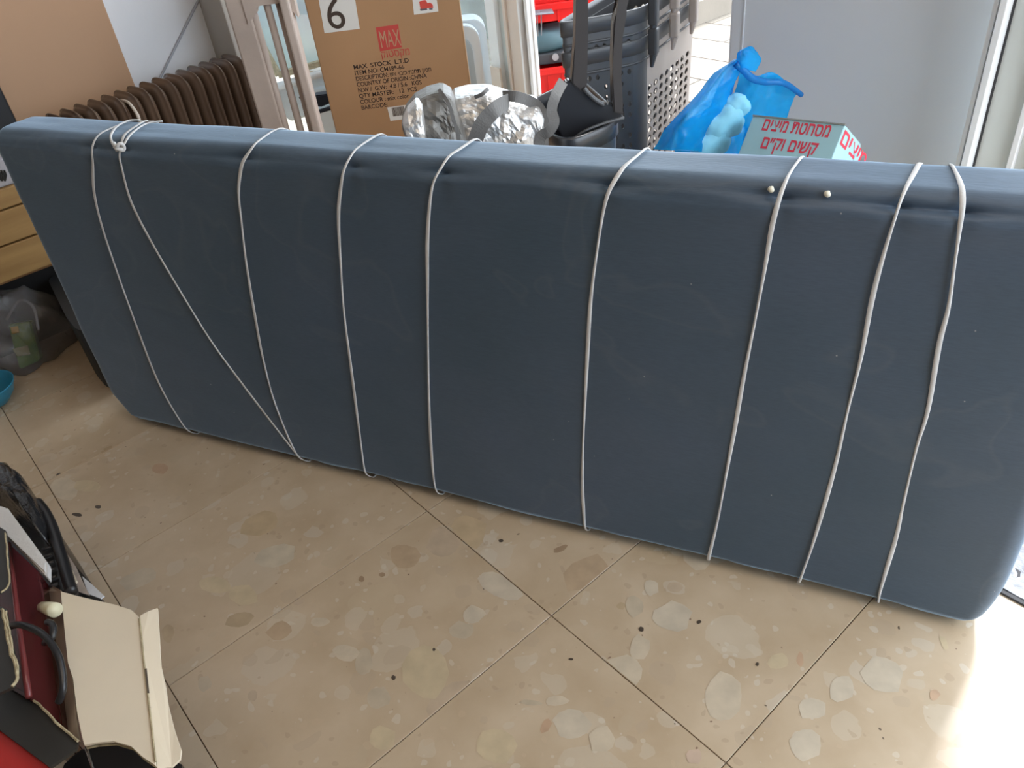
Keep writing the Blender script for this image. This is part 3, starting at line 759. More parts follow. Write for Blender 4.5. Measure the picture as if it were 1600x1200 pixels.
M_CLEARB = mat('bluish_film', (0.50, 0.55, 0.66), 0.15, trans=0.35, spec=0.9, var=0.15, vscale=12)
cbag = pz(50, 565, 0) - E2 * 0.03
tb = thing('plastic_bag', 'clear crinkled plastic bag on the floor under the chest of drawers', 'bag', V((cbag.x, cbag.y, 0)))
obj('film', bag_mesh(V((cbag.x - 0.02, cbag.y + 0.04, 0)), 0.16, 0.11, 0.25, 0.6, 0.022, 1.0, lean=V((-0.10, 0.03, 0)), top=0.3), M_CLEAR, tb, True)
# handle loops
hp = [pz(10, 500, 0.18), pz(30, 470, 0.22), pz(52, 480, 0.20), pz(60, 515, 0.17)]
obj('handle', tube(spline(hp, 5), 0.004, 6), M_CLEAR, tb, True)
# green packet inside
g = pz(42, 590, 0.0)
pkx = thing('packet', 'green and yellow packet inside the clear plastic bag', 'packet', V((g.x, g.y, 0)))
P4 = [CAMP + (q - CAMP) * 1.035 + UP * 0.03 for q in (pz(20, 520, 0.115), pz(55, 515, 0.115), pz(70, 575, 0.03), pz(38, 590, 0.03))]
obj('wrapper', prism(P4, V((-0.02, 0.05, -0.022)), bev=0.004), mat('packet_green', (0.06, 0.20, 0.06), 0.4, col2=(0.28, 0.42, 0.02), vscale=14), pkx)
P4 = [CAMP + (q - CAMP) * 1.035 + UP * 0.03 for q in (pz(24, 524, 0.120), pz(35, 522, 0.120), pz(37, 532, 0.106), pz(26, 534, 0.106))]
obj('patch', prism(P4, V((0, 0.001, -0.002))), mat('packet_yellow', (0.65, 0.42, 0.03), 0.4), pkx)
P4 = [CAMP + (q - CAMP) * 1.035 + UP * 0.03 for q in (pz(27, 558, 0.075), pz(50, 552, 0.075), pz(54, 566, 0.055), pz(34, 569, 0.055))]
obj('patch', prism(P4, V((0, 0.001, -0.002))), mat('packet_cream', (0.45, 0.45, 0.25), 0.4), pkx)
cb2 = pz(-20, 600, 0)
tag(obj('plastic_bag', bag_mesh(V((cb2.x - 0.02, cb2.y - 0.02, 0.03)), 0.085, 0.07, 0.20, 0.2, 0.02, 4.0, top=0.5), M_CLEARB, None, True), 'bluish clear plastic bag at the left edge above the blue bowl', 'bag')
# blue bowl
bc_ = pz(-18, 618, 0.03)
bm = bmesh.new(); rings = []
for (r, z) in ((0.02, 0.0), (0.045, 0.004), (0.068, 0.03), (0.078, 0.06), (0.081, 0.062), (0.079, 0.056), (0.066, 0.028), (0.04, 0.008), (0.0001, 0.006)):
    rings.append([bm.verts.new(V((bc_.x, bc_.y, 0)) + V((r * math.cos(t * math.pi / 16), r * math.sin(t * math.pi / 16), z))) for t in range(32)])
for a_, b_ in zip(rings, rings[1:]):
    for k in range(32): bm.faces.new([a_[k], a_[(k + 1) % 32], b_[(k + 1) % 32], b_[k]])
bm.faces.new(rings[0][::-1])
tag(obj('bowl', bm, mat('blue_plastic', (0.02, 0.21, 0.33), 0.35), None, True), 'bright blue plastic bowl on the floor at the left edge', 'bowl')
# black case next to the left end of the mattress
kp = [pz(118, 520, 0.0), pz(150, 585, 0.0), pz(168, 607, 0.0), pz(200, 610, 0.0), pz(190, 560, 0.0), pz(150, 500, 0.0)]
kp = rounded_poly(kp, 0.03, 4)
tag(obj('case', prism([p + UP * 0.20 for p in kp], V((0, 0, -0.20)), bev=0.0), mat('case_black', (0.016, 0.019, 0.022), 0.6)), 'black case standing behind the left end of the mattress', 'case')

# ---- cream wooden chair (back with spindles)
M_CREAM = mat('old_cream_paint', (0.50, 0.41, 0.355), 0.5, var=0.10, vscale=9, bump=0.1)
YC = 2.6
cl = [py(379, 60, YC).x, py(461, 60, YC - 0.06).x]
chr_ = thing('wooden_chair', 'old cream-painted wooden chair with a spindled back, beside the carton', 'chair', V(((cl[0] + cl[1]) / 2, YC + 0.1, 0)))
def vbar(u0, u1, ut, y, d, z0, z1, name, bev=0.006, vt=60):
    xa = py(u0, vt, y).x; xb = py(u1, vt, y).x
    return obj(name, boxbm(V((xa, y, z0)), V((xb - xa, 0, 0)), V((0, d, 0)), V((0, 0, z1 - z0)), bev), M_CREAM, chr_)
zr = py(410, 8, YC).z
vbar(367, 403, 0, YC, 0.03, 0, zr + 0.14, 'stile')
vbar(450, 465, 0, YC - 0.03, 0.06, 0, zr + 0.14, 'stile')
xa = py(380, 8, YC).x; xb = py(462, 8, YC).x
# top rail with rounded inner corners
out = [V((xa, YC - 0.005, zr + 0.13)), V((xb, YC - 0.005, zr + 0.13)), V((xb, YC - 0.005, zr - 0.045))]
xi1 = py(452, 8, YC).x; xi0 = py(398, 8, YC).x
for k in range(7):
    t = math.radians(90 * k / 6); out.append(V((xi1 - 0.018 * (1 - math.cos(t)), YC - 0.005, zr - 0.018 + 0.018 * math.sin(t) )))
for k in range(7):
    t = math.radians(90 * k / 6); out.append(V((xi0 + 0.018 * (1 - math.sin(t)), YC - 0.005, zr - 0.018 + 0.018 * math.cos(t))))
out.append(V((xa, YC - 0.005, zr - 0.045)))
obj('top_rail', prism(out, V((0, 0.035, 0))), M_CREAM, chr_)
for uu in (410, 434):
    x = py(uu + 8, 60, YC + 0.015).x - 0.02
    bm = tube([V((x, YC + 0.015, 0.22)), V((x, YC + 0.015, 0.45)), V((x, YC + 0.015, zr + 0.02))], 0.0115, 12); obj('spindle', bm, M_CREAM, chr_, True)
x = py(449, 60, YC + 0.03).x
obj('spindle', tube([V((x, YC + 0.03, 0.22)), V((x, YC + 0.03, zr + 0.02))], 0.009, 12), M_CREAM, chr_, True)
obj('seat', boxbm(V((cl[0] - 0.02, YC + 0.005, 0.20)), V((cl[1] - cl[0] + 0.05, 0, 0)), V((0, 0.27, 0)), V((0, 0, 0.025)), 0.006), M_CREAM, chr_)
for xx in (cl[0] - 0.01, cl[1]):
    obj('leg', boxbm(V((xx, YC + 0.24, 0)), V((0.025, 0, 0)), V((0, 0.025, 0)), V((0, 0, 0.20)), 0.004), M_CREAM, chr_)

# ---- leaning framed pale-blue glass + white tub behind the chair
YG = 3.42
gl = thing('framed_glass', 'old cream-framed pale blue glass panel propped up behind the chair', 'glass panel', V((-0.8, YG, 0.2)))
Pq = [py(436, 116, YG), py(378, 5, YG + 0.1), py(340, -60, YG + 0.15), py(700, -110, YG + 0.3), py(650, 55, YG + 0.05)]
bm = prism([Pq[0], Pq[1], Pq[2], Pq[3], Pq[4]], V((0, 0.006, 0)))
obj('pane', bm, mat('pale_blue_glass', (0.50, 0.60, 0.74), 0.08, spec=0.8, col2=(0.66, 0.92, 0.95), vscale=3.2), gl)
M_CRUST = mat('crusty_frame', (0.46, 0.42, 0.30), 0.8, var=0.25, vscale=60, bump=0.8, bscale=120)
def bar(p, q, w, d, m, par, name, nb=12):
    dd = (q - p); x = dd.normalized(); yv = V((0, 1, 0)); z = x.cross(yv).normalized()
    bm = bmesh.new(); hexa(bm, p - z * w / 2 - yv * d / 2, dd, yv * d, z * w, 0.002)
    return obj(name, bm, m, par)
bar(Pq[0] + V((0, -0.01, 0)), Pq[4] + V((0, -0.01, 0)), 0.022, 0.03, M_CRUST, gl, 'frame_bar')
bar(Pq[0] + V((0, -0.01, 0)), Pq[2] + V((0, -0.01, 0)), 0.022, 0.03, M_CRUST, gl, 'frame_bar')
# white tub
tubp = thing('white_tub', 'white plastic tub with a rolled rim below the framed glass', 'tub', V((-0.62, YG + 0.12, 0)))
r0 = py(425, 138, YG - 0.02); r1 = py(560, 98, YG - 0.02)
M_TUB = mat('tub_white', (0.68, 0.72, 0.75), 0.35)
obj('rim', tube([r0, r1], 0.016, 12), M_TUB, tubp, True)
bm = bmesh.new()
zb0 = 0.02; dx = r1 - r0
prof = [(0.0, 0.0), (0.02, -0.05), (0.05, -0.10), (0.09, -0.14), (0.13, -0.17), (0.2, -0.2)]
A_ = [bm.verts.new(r0 + V((0, y_, z_))) for y_, z_ in prof]; B_ = [bm.verts.new(r1 + V((0, y_, z_))) for y_, z_ in prof]
for k in range(len(prof) - 1): bm.faces.new([A_[k], A_[k + 1], B_[k + 1], B_[k]])
bmesh.ops.solidify(bm, geom=bm.faces[:], thickness=0.006)
obj('shell', bm, M_TUB, tubp, True)
obj('foot', boxbm(V((r0.x + 0.1, YG + 0.08, 0)), V((0.3, 0, 0)), V((0, 0.1, 0)), V((0, 0, max(0.03, r0.z - 0.14)))), M_TUB, tubp)
# dark folded pushchair-like frame under the tub
M_NAVY = mat('navy_plastic', (0.015, 0.02, 0.04), 0.35)
df = thing('folded_frame', 'dark navy folded tubular frame low down between chair and carton', 'frame', V((-0.5, 3.05, 0)))
YD = 3.22
obj('tube_leg', tube(spline([py(470, 150, YD), py(476, 158, YD), py(486, 178, YD), py(495, 205, YD), py(500, 235, YD), V((py(500, 235, YD).x + 0.03, YD, 0.012))], 5), 0.011, 10), M_NAVY, df, True)
obj('hinge_block', prism([py(478, 160, YD), py(490, 150, YD), py(520, 146, YD), py(520, 160, YD), py(500, 168, YD)], V((0, 0.05, 0)), bev=0.004), M_NAVY, df)
obj('cross_bar', tube([py(486, 178, YD), py(520, 168, YD)], 0.008, 10), M_NAVY, df, True)

# ---- white rounded appliance between carton and jamb
YA = 3.27
M_APP = mat('appliance_white', (0.62, 0.70, 0.75), 0.3, spec=0.5)
zt_ = py(740, 30, YA).z; xr = py(764, 90, YA).x
ap = thing('heater', 'pale white appliance with rounded top corner, half behind the carton', 'appliance', V((xr - 0.17, YA + 0.1, 0)))
def rbox(x0_, x1_, y0_, y1_, z0_, z1_, r, m, par, name):
    o = [V((x0_, y0_, z0_)), V((x1_, y0_, z0_))]
    for k in range(9): t = math.radians(90 * k / 8); o.append(V((x1_ - r + r * math.cos(t), y0_, z1_ - r + r * math.sin(t))))
    for k in range(9): t = math.radians(90 + 90 * k / 8); o.append(V((x0_ + r + r * math.cos(t), y0_, z1_ - r + r * math.sin(t))))
    return obj(name, prism(o, V((0, y1_ - y0_, 0)), bev=0.003), m, par, False)
rbox(xr - 0.32, xr, YA, YA + 0.10, 0.0, zt_, 0.05, M_APP, ap, 'casing')
rbox(xr - 0.34, xr - 0.028, YA - 0.05, YA - 0.002, 0.0, zt_ - 0.008, 0.055, M_APP, ap, 'casing')
rbox(xr - 0.36, xr - 0.060, YA - 0.056, YA - 0.05, 0.02, zt_ - 0.045, 0.05, mat('appliance_grey', (0.42, 0.52, 0.58), 0.35), ap, 'front_panel')
# flattened carton sheet outside the pane bottom
pbx = [pa(766, 106, 2.22), pa(781, 104, 2.22), pa(790, 160, 2.22), pa(766, 160, 2.22)]
tag(obj('cardboard_sheet', prism([AB(2.235, pa(764, 105, 2.235).dot(E2), 0.0), AB(2.235, pa(780, 105, 2.235).dot(E2) , 0.0), AB(2.235, pa(780, 105, 2.235).dot(E2), pa(775, 106, 2.235).z), AB(2.235, pa(764, 105, 2.235).dot(E2), pa(775, 106, 2.235).z)], E1 * 0.01), M_BEIGEMETAL), 'small beige sheet at the foot of the window pane', 'sheet')

# ---- silver insulated bag with grey straps
M_SILV = mat('silver_foil', (0.66, 0.65, 0.64), 0.32, metal=0.6, var=0.25, vscale=18, bump=0.8, bscale=60)
M_STRAPG = mat('grey_webbing', (0.17, 0.165, 0.16), 0.65, bump=0.2, bscale=250)
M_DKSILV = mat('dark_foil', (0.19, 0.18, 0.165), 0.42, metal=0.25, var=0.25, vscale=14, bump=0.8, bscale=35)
YS = 1.86
sl = thing('silver_bag', 'crumpled silver insulated bag with dark grey straps behind the mattress', 'bag', V((0.02, YS, 0)))
def sheetbag(poly, y, depth, m, name, par, amp=0.012, seed=1.0, ny=10):
    """lumpy body: polygon outline in pixels at depth y, bulging towards the camera, closed at the back"""
    N_ = 130; ny = ny * 2
    P = [py(u, v, y) for u, v in poly]
    # resample outline
    per = [(P[(i + 1) % len(P)] - P[i]).length for i in range(len(P))]; tot = sum(per); out = []
    i = 0; acc = 0
    for k in range(N_):
        d = tot * k / N_
        while acc + per[i] < d: acc += per[i]; i += 1
        out.append(P[i].lerp(P[(i + 1) % len(P)], (d - acc) / per[i]))
    c = sum(out, V()) / N_
    bm = bmesh.new(); rings = []
    for side in (1,):
        for j in range(ny):
            f = j / ny
            ring = []
            for p in out:
                q = c.lerp(p, 1 - f ** 1.6)
                bul = math.sqrt(max(0, 1 - (1 - f) ** 2)) * depth
                q = V((q.x, y - bul, q.z))
                n1 = noise.noise(V((q.x * 24, seed, q.z * 24))); n2 = abs(noise.noise(V((q.x * 11 + q.z * 9, seed * 3, q.z * 14))))
                n3 = abs(noise.noise(V((q.x * 38 + q.z * 20, seed, q.z * 42 - q.x * 15))))
                dv = noise.voronoi(V((q.x * 21 + q.z * 8, seed, q.z * 26 - q.x * 6)))[0]
                dw = noise.voronoi(V((q.x * 48, seed + 4, q.z * 52 + q.x * 20)))[0]
                q += V((0, -amp * (0.8 * n1 + 1.2 * n2 + 1.5 * (dv[1] - dv[0]) + 0.6 * (dw[1] - dw[0])), amp * 0.4 * n1)) * min(1, f * 4 + 0.15)
                ring.append(bm.verts.new(q))
            rings.append(ring)
    for a_, b_ in zip(rings, rings[1:]):
        for k in range(N_): bm.faces.new([a_[k], a_[(k + 1) % N_], b_[(k + 1) % N_], b_[k]])
    bm.faces.new(rings[-1])
    bk = [bm.verts.new(V((v.co.x, v.co.y + depth * 0.8, v.co.z))) for v in rings[0]]
    for k in range(N_): bm.faces.new([rings[0][k], bk[k], bk[(k + 1) % N_], rings[0][(k + 1) % N_]])
    bm.faces.new(bk[::-1])
    return obj(name, bm, m, par, False)
lowv = 470
sheetbag([(700, 160), (712, 148), (735, 143), (765, 142), (785, 148), (815, 158), (840, 160), (850, 175), (845, 230), (830, lowv), (690, lowv), (680, 300), (688, 200)], YS, 0.07, M_SILV, 'foil_body', sl, 0.012, 2.0, 16)
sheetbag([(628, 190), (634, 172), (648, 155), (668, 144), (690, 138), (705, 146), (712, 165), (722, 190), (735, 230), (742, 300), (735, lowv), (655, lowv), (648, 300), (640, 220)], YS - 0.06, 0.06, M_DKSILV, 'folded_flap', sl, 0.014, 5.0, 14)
sheetbag([(629, 188), (636, 172), (650, 158), (660, 163), (664, 185), (668, 215), (668, 300), (645, 300), (638, 225)], YS - 0.10, 0.035, M_SILV, 'foil_fold', sl, 0.006, 8.0, 10)
def webbing(uv, w, m, par, name, depth=None, tw=V((1, 0, 0.2))):
    P = spline([py(u, v, y) for u, v, y in uv], 6); bm = bmesh.new(); prev = None
    for i, p in enumerate(P):
        d = (P[min(i + 1, len(P) - 1)] - P[max(i - 1, 0)]).normalized()
        s_ = d.cross(V((0, -1, 0.15))).normalized() * (w / 2); n_ = s_.cross(d).normalized() * 0.0015
        r_ = [bm.verts.new(p + s_ + n_), bm.verts.new(p - s_ + n_), bm.verts.new(p - s_ - n_), bm.verts.new(p + s_ - n_)]
        if prev:
            for k in range(4): bm.faces.new([prev[k], prev[(k + 1) % 4], r_[(k + 1) % 4], r_[k]])
        else: bm.faces.new(r_[::-1])
        prev = r_
    bm.faces.new(prev)
    return obj(name, bm, m, par)
ys = YS - 0.095
webbing([(795, 158, YS - 0.03), (778, 168, ys), (760, 185, ys - 0.01), (748, 205, ys - 0.01), (738, 240, ys), (735, 300, ys)], 0.034, M_STRAPG, sl, 'strap')
webbing([(786, 150, YS - 0.02), (805, 151, YS - 0.04), (825, 157, YS - 0.03), (842, 168, YS - 0.02), (850, 190, YS - 0.03), (848, 240, YS)], 0.024, M_STRAPG, sl, 'strap')
webbing([(686, 140, YS - 0.09), (700, 160, YS - 0.12), (708, 185, YS - 0.13), (716, 215, YS - 0.13), (720, 260, YS - 0.12)], 0.008, M_STRAPG, sl, 'seam_strip')
webbing([(762, 139, YS - 0.05), (758, 143, YS - 0.06), (752, 148, YS - 0.06), (742, 152, YS - 0.05)], 0.008, M_STRAPG, sl, 'seam_strip')
webbing([(880, 127, YS - 0.02), (868, 150, YS - 0.05), (862, 172, YS - 0.06), (866, 190, YS - 0.07), (858, 205, YS - 0.07), (845, 215, YS - 0.06), (838, 250, YS - 0.05)], 0.024, M_STRAPG, sl, 'strap')

# ---- black rolling basket with a tall double-bar handle
M_BKT = mat('basket_black', (0.020, 0.021, 0.025), 0.32, var=0.1, spec=0.6)
M_BKTG = mat('basket_grey', (0.055, 0.057, 0.062), 0.4, var=0.08, spec=0.5)
M_BKTB = mat('basket_lit_brown', (0.36, 0.30, 0.26), 0.5, var=0.06)  # lit end of the grey baskets, brightness put into the colour
hb = thing('rolling_basket', 'black rolling shopping basket with tall flat handle bars, nearest the silver bag', 'basket', V((0.27, 2.1, 0)))
YK = 2.02
c1 = py(976, 182, YK)
zrim = c1.z
R4 = [pz(828, 152, zrim + 0.01), pz(893, 205, zrim), pz(976, 182, zrim), pz(935, 128, zrim + 0.01)]
R4 = [pz(812, 163, zrim), pz(880, 226, zrim), pz(978, 184, zrim), pz(905, 118, zrim)]
rim = rounded_poly(R4, 0.09, 8)
cc = sum(rim, V()) / len(rim)
def shell(rim, levels, m, par, name, thick=0.004, smooth=True):
    bm = bmesh.new(); rings = []
    c = sum(rim, V()) / len(rim)
    for (f, z) in levels:
        rings.append([bm.verts.new(V((c.x + (p.x - c.x) * f, c.y + (p.y - c.y) * f, z))) for p in rim])
    n_ = len(rim)
    for a_, b_ in zip(rings, rings[1:]):
        for k in range(n_): bm.faces.new([a_[k], a_[(k + 1) % n_], b_[(k + 1) % n_], b_[k]])
    return bm, rings
lv = [(0.80, 0.03), (0.84, 0.1), (0.90, zrim - 0.20), (0.955, zrim - 0.05), (0.955, zrim - 0.045), (1.0, zrim - 0.045), (1.0, zrim - 0.004), (0.985, zrim), (0.945, zrim), (0.93, zrim - 0.03), (0.88, zrim - 0.2), (0.79, 0.05)]
bm, rg_ = shell(rim, lv, M_BKT, hb, 'body')
bm.faces.new(rg_[0][::-1]); bm.faces.new(rg_[-1])
obj('basket_body', bm, M_BKT, hb, True)
# handle plate: broad plate at the inner side narrowing to two bars
YH = 2.0
def plate(poly, y, d, m, par, name, bev=0.004):
    P = [py(u, v, y) for u, v in poly]; return obj(name, prism(P, V((0, d, 0)), bev=bev), m, par)
plate([(885, 126), (893, 127), (910, 143), (943, 168), (950, 160), (965, 172), (975, 180), (960, 200), (935, 215), (900, 228), (878, 215), (866, 190), (872, 160)], YH, 0.03, M_BKT, hb, 'handle_plate')
plate([(893, 130), (899, 60), (900, 0), (899, -60), (918, -60), (919, 0), (919, 60), (917, 130), (918, 142), (908, 146)], YH - 0.006, 0.042, mat('handle_dark', (0.050, 0.044, 0.043), 0.35), hb, 'handle_bar')
plate([(958, 176), (957, 100), (959, 35), (968, 8), (970, -60), (986, -60), (983, 0), (976, 25), (973, 60), (971, 120), (971, 168), (977, 181)], YH - 0.006, 0.042, mat('handle_dark', (0.050, 0.044, 0.043), 0.35), hb, 'handle_bar')
obj('handle_grip', tube([py(903, -62, YH + 0.015), py(985, -64, YH + 0.015)], 0.02, 12), M_BKT, hb, True)
# lighter lip of the U between the bars
obj('handle_lip', tube(spline([py(912, 137, YH - 0.008), py(917, 144, YH - 0.008), py(930, 156, YH - 0.008), py(943, 164, YH - 0.008)], 4), 0.006, 8), M_BKTG, hb, True)
obj('handle_lip', tube(spline([py(893, 219, YK - 0.06), py(915, 204, YK - 0.06), py(945, 192, YK - 0.05), py(975, 184, YK - 0.04)], 4), 0.004, 8), M_BKTG, hb, True)
for k in (0, 2):
    p = R4[k]; q = cc.lerp(p, 0.62); obj('wheel', tube([V((q.x - 0.012, q.y, 0.024)), V((q.x + 0.012, q.y, 0.024))], 0.024, 14), M_BLACK, hb)

# ---- stack of perforated shopping baskets
P0 = py(865, 38, 2.55); P1 = py(1001, 8, 2.60); P2 = py(1094, -20, 3.08)
P0.z = P1.z = P2.z = 0; P3 = P0 + (P2 - P1) * 0.95
zt0 = py(865, 38, 2.55).z
def pr(P_, f=1.0):
    c = (P0 + P2) / 2; return c + (P_ - c) * f
lvl = [zt0 + 0.03, zt0 - 0.06]
for bi in range(2):
    zt = zt0 - 0.09 * bi
    sb_ = thing('shopping_basket', ['dark grey perforated plastic basket, upper one of the nested pair outside the doorway', 'dark grey perforated plastic basket, lower of the nested pair, with honeycomb side'][bi], 'basket', V(((P0.x + P2.x) / 2, (P0.y + P2.y) / 2, 0)), 'nested dark grey plastic baskets')
    zb__ = 0.02 if bi == 1 else zt - 0.16
    rimp = rounded_poly([pr(P0), pr(P1), pr(P2), pr(P3)], 0.06, 6)
    fz = 0.95
    lv = [(0.955, zt - 0.045), (1.0, zt - 0.045), (1.005, zt - 0.004), (0.995, zt), (0.965, zt), (0.955, zt - 0.02), (0.955, zt - 0.045)]
    bm, rg_ = shell(rimp, lv, None, None, '')
    obj('rim', bm, M_BKTG, sb_, True)
    bm, rg_ = shell(rimp, [(0.955, zt - 0.075), (0.985, zt - 0.075), (0.985, zt - 0.068), (0.955, zt - 0.068)], None, None, '')
    obj('ridge', bm, M_BKTG, sb_, True)
    f1 = 0.955; f2 = 0.955 - 0.10 * (zt - zb__) / 0.7
    def W(P_, f, z): q = pr(P_, f); return V((q.x, q.y, z))
    zl = zt - 0.075
    cor = 0.10
    def side(Pa, Pb, nx, ny, m, nm, fill, skip):
        A0 = Pa.lerp(Pb, cor); B0 = Pa.lerp(Pb, 1 - cor)
        bm = bmesh.new()
        perforated(bm, [W(A0, f2, zb__), W(B0, f2, zb__), W(B0, f1, zl), W(A0, f1, zl)], nx, ny, fill, 0.004, skip)
        # solid upright corners of this side
        hexa(bm, W(A0, f1, zl), W(B0, f1, zl) - W(A0, f1, zl), (W((P0 + P2) / 2, 1, 0) - W(A0, 1, 0)).normalized() * 0.004, UP * (zt - 0.04 - zl))
        return obj(nm, bm, m, sb_)
    ny_ = 14 if bi == 1 else 3
    rs = random.Random(5)
    sk = {}
    side(P0, P1, 8, ny_ if bi else 3, M_BKTG, 'side_panel', 0.50, lambda x, y: (int(x * 8) * 7 + int(y * 14) * 5) % 4 == 1)
    side(P1, P2, 8, 17 if bi else 3, M_BKTB, 'honeycomb_panel', 0.72, lambda x, y: (y > 0.82) or (bi == 0))
    side(P2, P3, 8, ny_, M_BKTG, 'side_panel', 0.60, lambda x, y: False)
    side(P3, P0, 8, ny_, M_BKTG, 'side_panel', 0.60, lambda x, y: False)
    # rounded corner posts
    for Pc, Pa, Pb, mm in ((P0, P3, P1, M_BKTG), (P1, P0, P2, M_BKTG), (P2, P1, P3, M_BKTB), (P3, P2, P0, M_BKTG)):
        bm = bmesh.new(); n_ = 7; col_ = []
        for z, f in ((zb__, f2), (zl, f1), (zt - 0.04, f1)):
            A0 = Pc.lerp(Pa, cor); B0 = Pc.lerp(Pb, cor)
            row = []
            for k in range(n_ + 1):
                t = k / n_; q = A0 * (1 - t) ** 2 + Pc * 2 * t * (1 - t) + B0 * t * t
                row.append(bm.verts.new(W(q, f, z)))
            col_.append(row)
        for a_, b_ in zip(col_, col_[1:]):
            for k in range(n_): bm.faces.new([a_[k], a_[k + 1], b_[k + 1], b_[k]])
        obj('corner_post', bm, mm, sb_, True)
    # bracket hooks on the end side
    nn_ = (P2 - P1).normalized(); on_ = V((nn_.y, -nn_.x, 0))
    for k, fr in enumerate((0.08, 0.42, 0.76)):
        q = P1.lerp(P2, fr)
        b_ = q + on_ * 0.004
        bm = bmesh.new()
        hexa(bm, V((b_.x, b_.y, zt - 0.06)), nn_ * 0.03, on_ * 0.03, UP * 0.08, 0.006)
        tube([V((b_.x, b_.y, zt - 0.055)) + nn_ * 0.015 + on_ * 0.015, V((b_.x, b_.y, zt - 0.10)) + nn_ * 0.017 + on_ * 0.008], 0.014, 10, bm, taper=lambda f: 1 - 0.6 * f)
        obj('bracket', bm, M_BKTB if k else M_BKTG, sb_)
    if bi == 1:
        obj('floor_plate', prism([W(P0, f2, 0.012), W(P1, f2, 0.012), W(P2, f2, 0.012), W(P3, f2, 0.012)], V((0, 0, -0.008))), M_BKTG, sb_)

# ---- red crates and other goods outside
M_REDP = mat('red_plastic', (0.72, 0.012, 0.010), 0.35, var=0.06)
M_TEAL = mat('teal_grey', (0.07, 0.13, 0.15), 0.5, var=0.1)
def crate(x0_, x1_, y0_, y1_, z0_, z1_, label, ribs=3, rim=True):
    t = thing('red_crate', label, 'crate', V(((x0_ + x1_) / 2, (y0_ + y1_) / 2, z0_)), 'red plastic crates outside')
    th = 0.006
    for nm, o_, ax, ay in (('wall', (x0_, y0_, z0_), (x1_ - x0_, 0, 0), (0, th, 0)), ('wall', (x0_, y1_ - th, z0_), (x1_ - x0_, 0, 0), (0, th, 0)), ('wall', (x0_, y0_, z0_), (th, 0, 0), (0, y1_ - y0_, 0)), ('wall', (x1_ - th, y0_, z0_), (th, 0, 0), (0, y1_ - y0_, 0))):
        obj('side_wall', boxbm(o_, ax, ay, (0, 0, z1_ - z0_)), M_REDP, t)
    obj('base_panel', boxbm((x0_, y0_, z0_), (x1_ - x0_, 0, 0), (0, y1_ - y0_, 0), (0, 0, 0.006)), M_REDP, t)
    bm = bmesh.new()
    hexa(bm, V((x0_ - 0.012, y0_ - 0.012, z1_ - 0.03)), V((x1_ - x0_ + 0.024, 0, 0)), V((0, 0.014, 0)), V((0, 0, 0.03)), 0.003)
    hexa(bm, V((x0_ - 0.012, y0_ - 0.012, z1_ - 0.03)), V((0.014, 0, 0)), V((0, y1_ - y0_ + 0.024, 0)), V((0, 0, 0.03)), 0.003)
    hexa(bm, V((x1_ - 0.002, y0_ - 0.012, z1_ - 0.03)), V((0.014, 0, 0)), V((0, y1_ - y0_ + 0.024, 0)), V((0, 0, 0.03)), 0.003)
    obj('lip', bm, M_REDP, t)
    for k in range(ribs):
        xx = x0_ + (x1_ - x0_) * (k + 0.5) / ribs
        obj('rib', boxbm((xx - 0.004, y0_ - 0.008, z0_), (0.008, 0, 0), (0, 0.008, 0), (0, 0, z1_ - z0_ - 0.03)), M_REDP, t)
    return t
YR = 3.98
xL = py(832, 60, YR).x
crate(xL - 0.06, xL + 0.46, YR + 0.02, YR + 0.42, py(880, 33, YR + 0.1).z + 0.10, py(880, 33, YR + 0.1).z + 0.36, 'large red plastic crate outside, on top beside the handle bars')
crate(xL - 0.10, xL + 0.36, YR, YR + 0.32, py(880, 33, YR).z, py(880, 33, YR).z + 0.085, 'shallow red plastic crate directly under the large one')
crate(xL - 0.05, xL + 0.16, 3.92, 4.2, 0.004, py(860, 106, 3.92).z, 'small red crate on the ground outside, below the dark unit')
zz0 = py(860, 106, 3.92).z
M_CAPG = mat('cap_grey', (0.35, 0.34, 0.34), 0.5)
st = thing('dark_unit', 'dark grey box-shaped unit under the round teal cushion outside', 'unit', V((xL + 0.05, 4.05, zz0)))
obj('housing', boxbm((xL - 0.12, 3.97, zz0 + 0.002), (0.34, 0, 0), (0, 0.24, 0), (0, 0, py(860, 84, 3.97).z - zz0), 0.006), M_BKTG, st)
obj('cap', tube([V((xL + 0.10, 3.965, zz0 + 0.035)), V((xL + 0.10, 3.955, zz0 + 0.035))], 0.016, 14), M_CAPG, st)
zc0 = py(860, 84, 3.97).z + 0.004
bm = bmesh.new(); rings = []
for (r, z) in ((0.001, 0), (0.14, 0), (0.16, 0.02), (0.165, 0.05), (0.155, 0.085), (0.12, 0.10), (0.001, 0.102)):
    rings.append([bm.verts.new(V((xL + 0.04, 4.11, zc0)) + V((r * math.cos(t * math.pi / 16), r * math.sin(t * math.pi / 16) * 0.85, z))) for t in range(32)])
for a_, b_ in zip(rings, rings[1:]):
    for k in range(32): bm.faces.new([a_[k], a_[(k + 1) % 32], b_[(k + 1) % 32], b_[k]])
tag(obj('round_cushion', bm, M_TEAL, None, True), 'round teal-grey cushion seat on the dark unit outside', 'cushion')
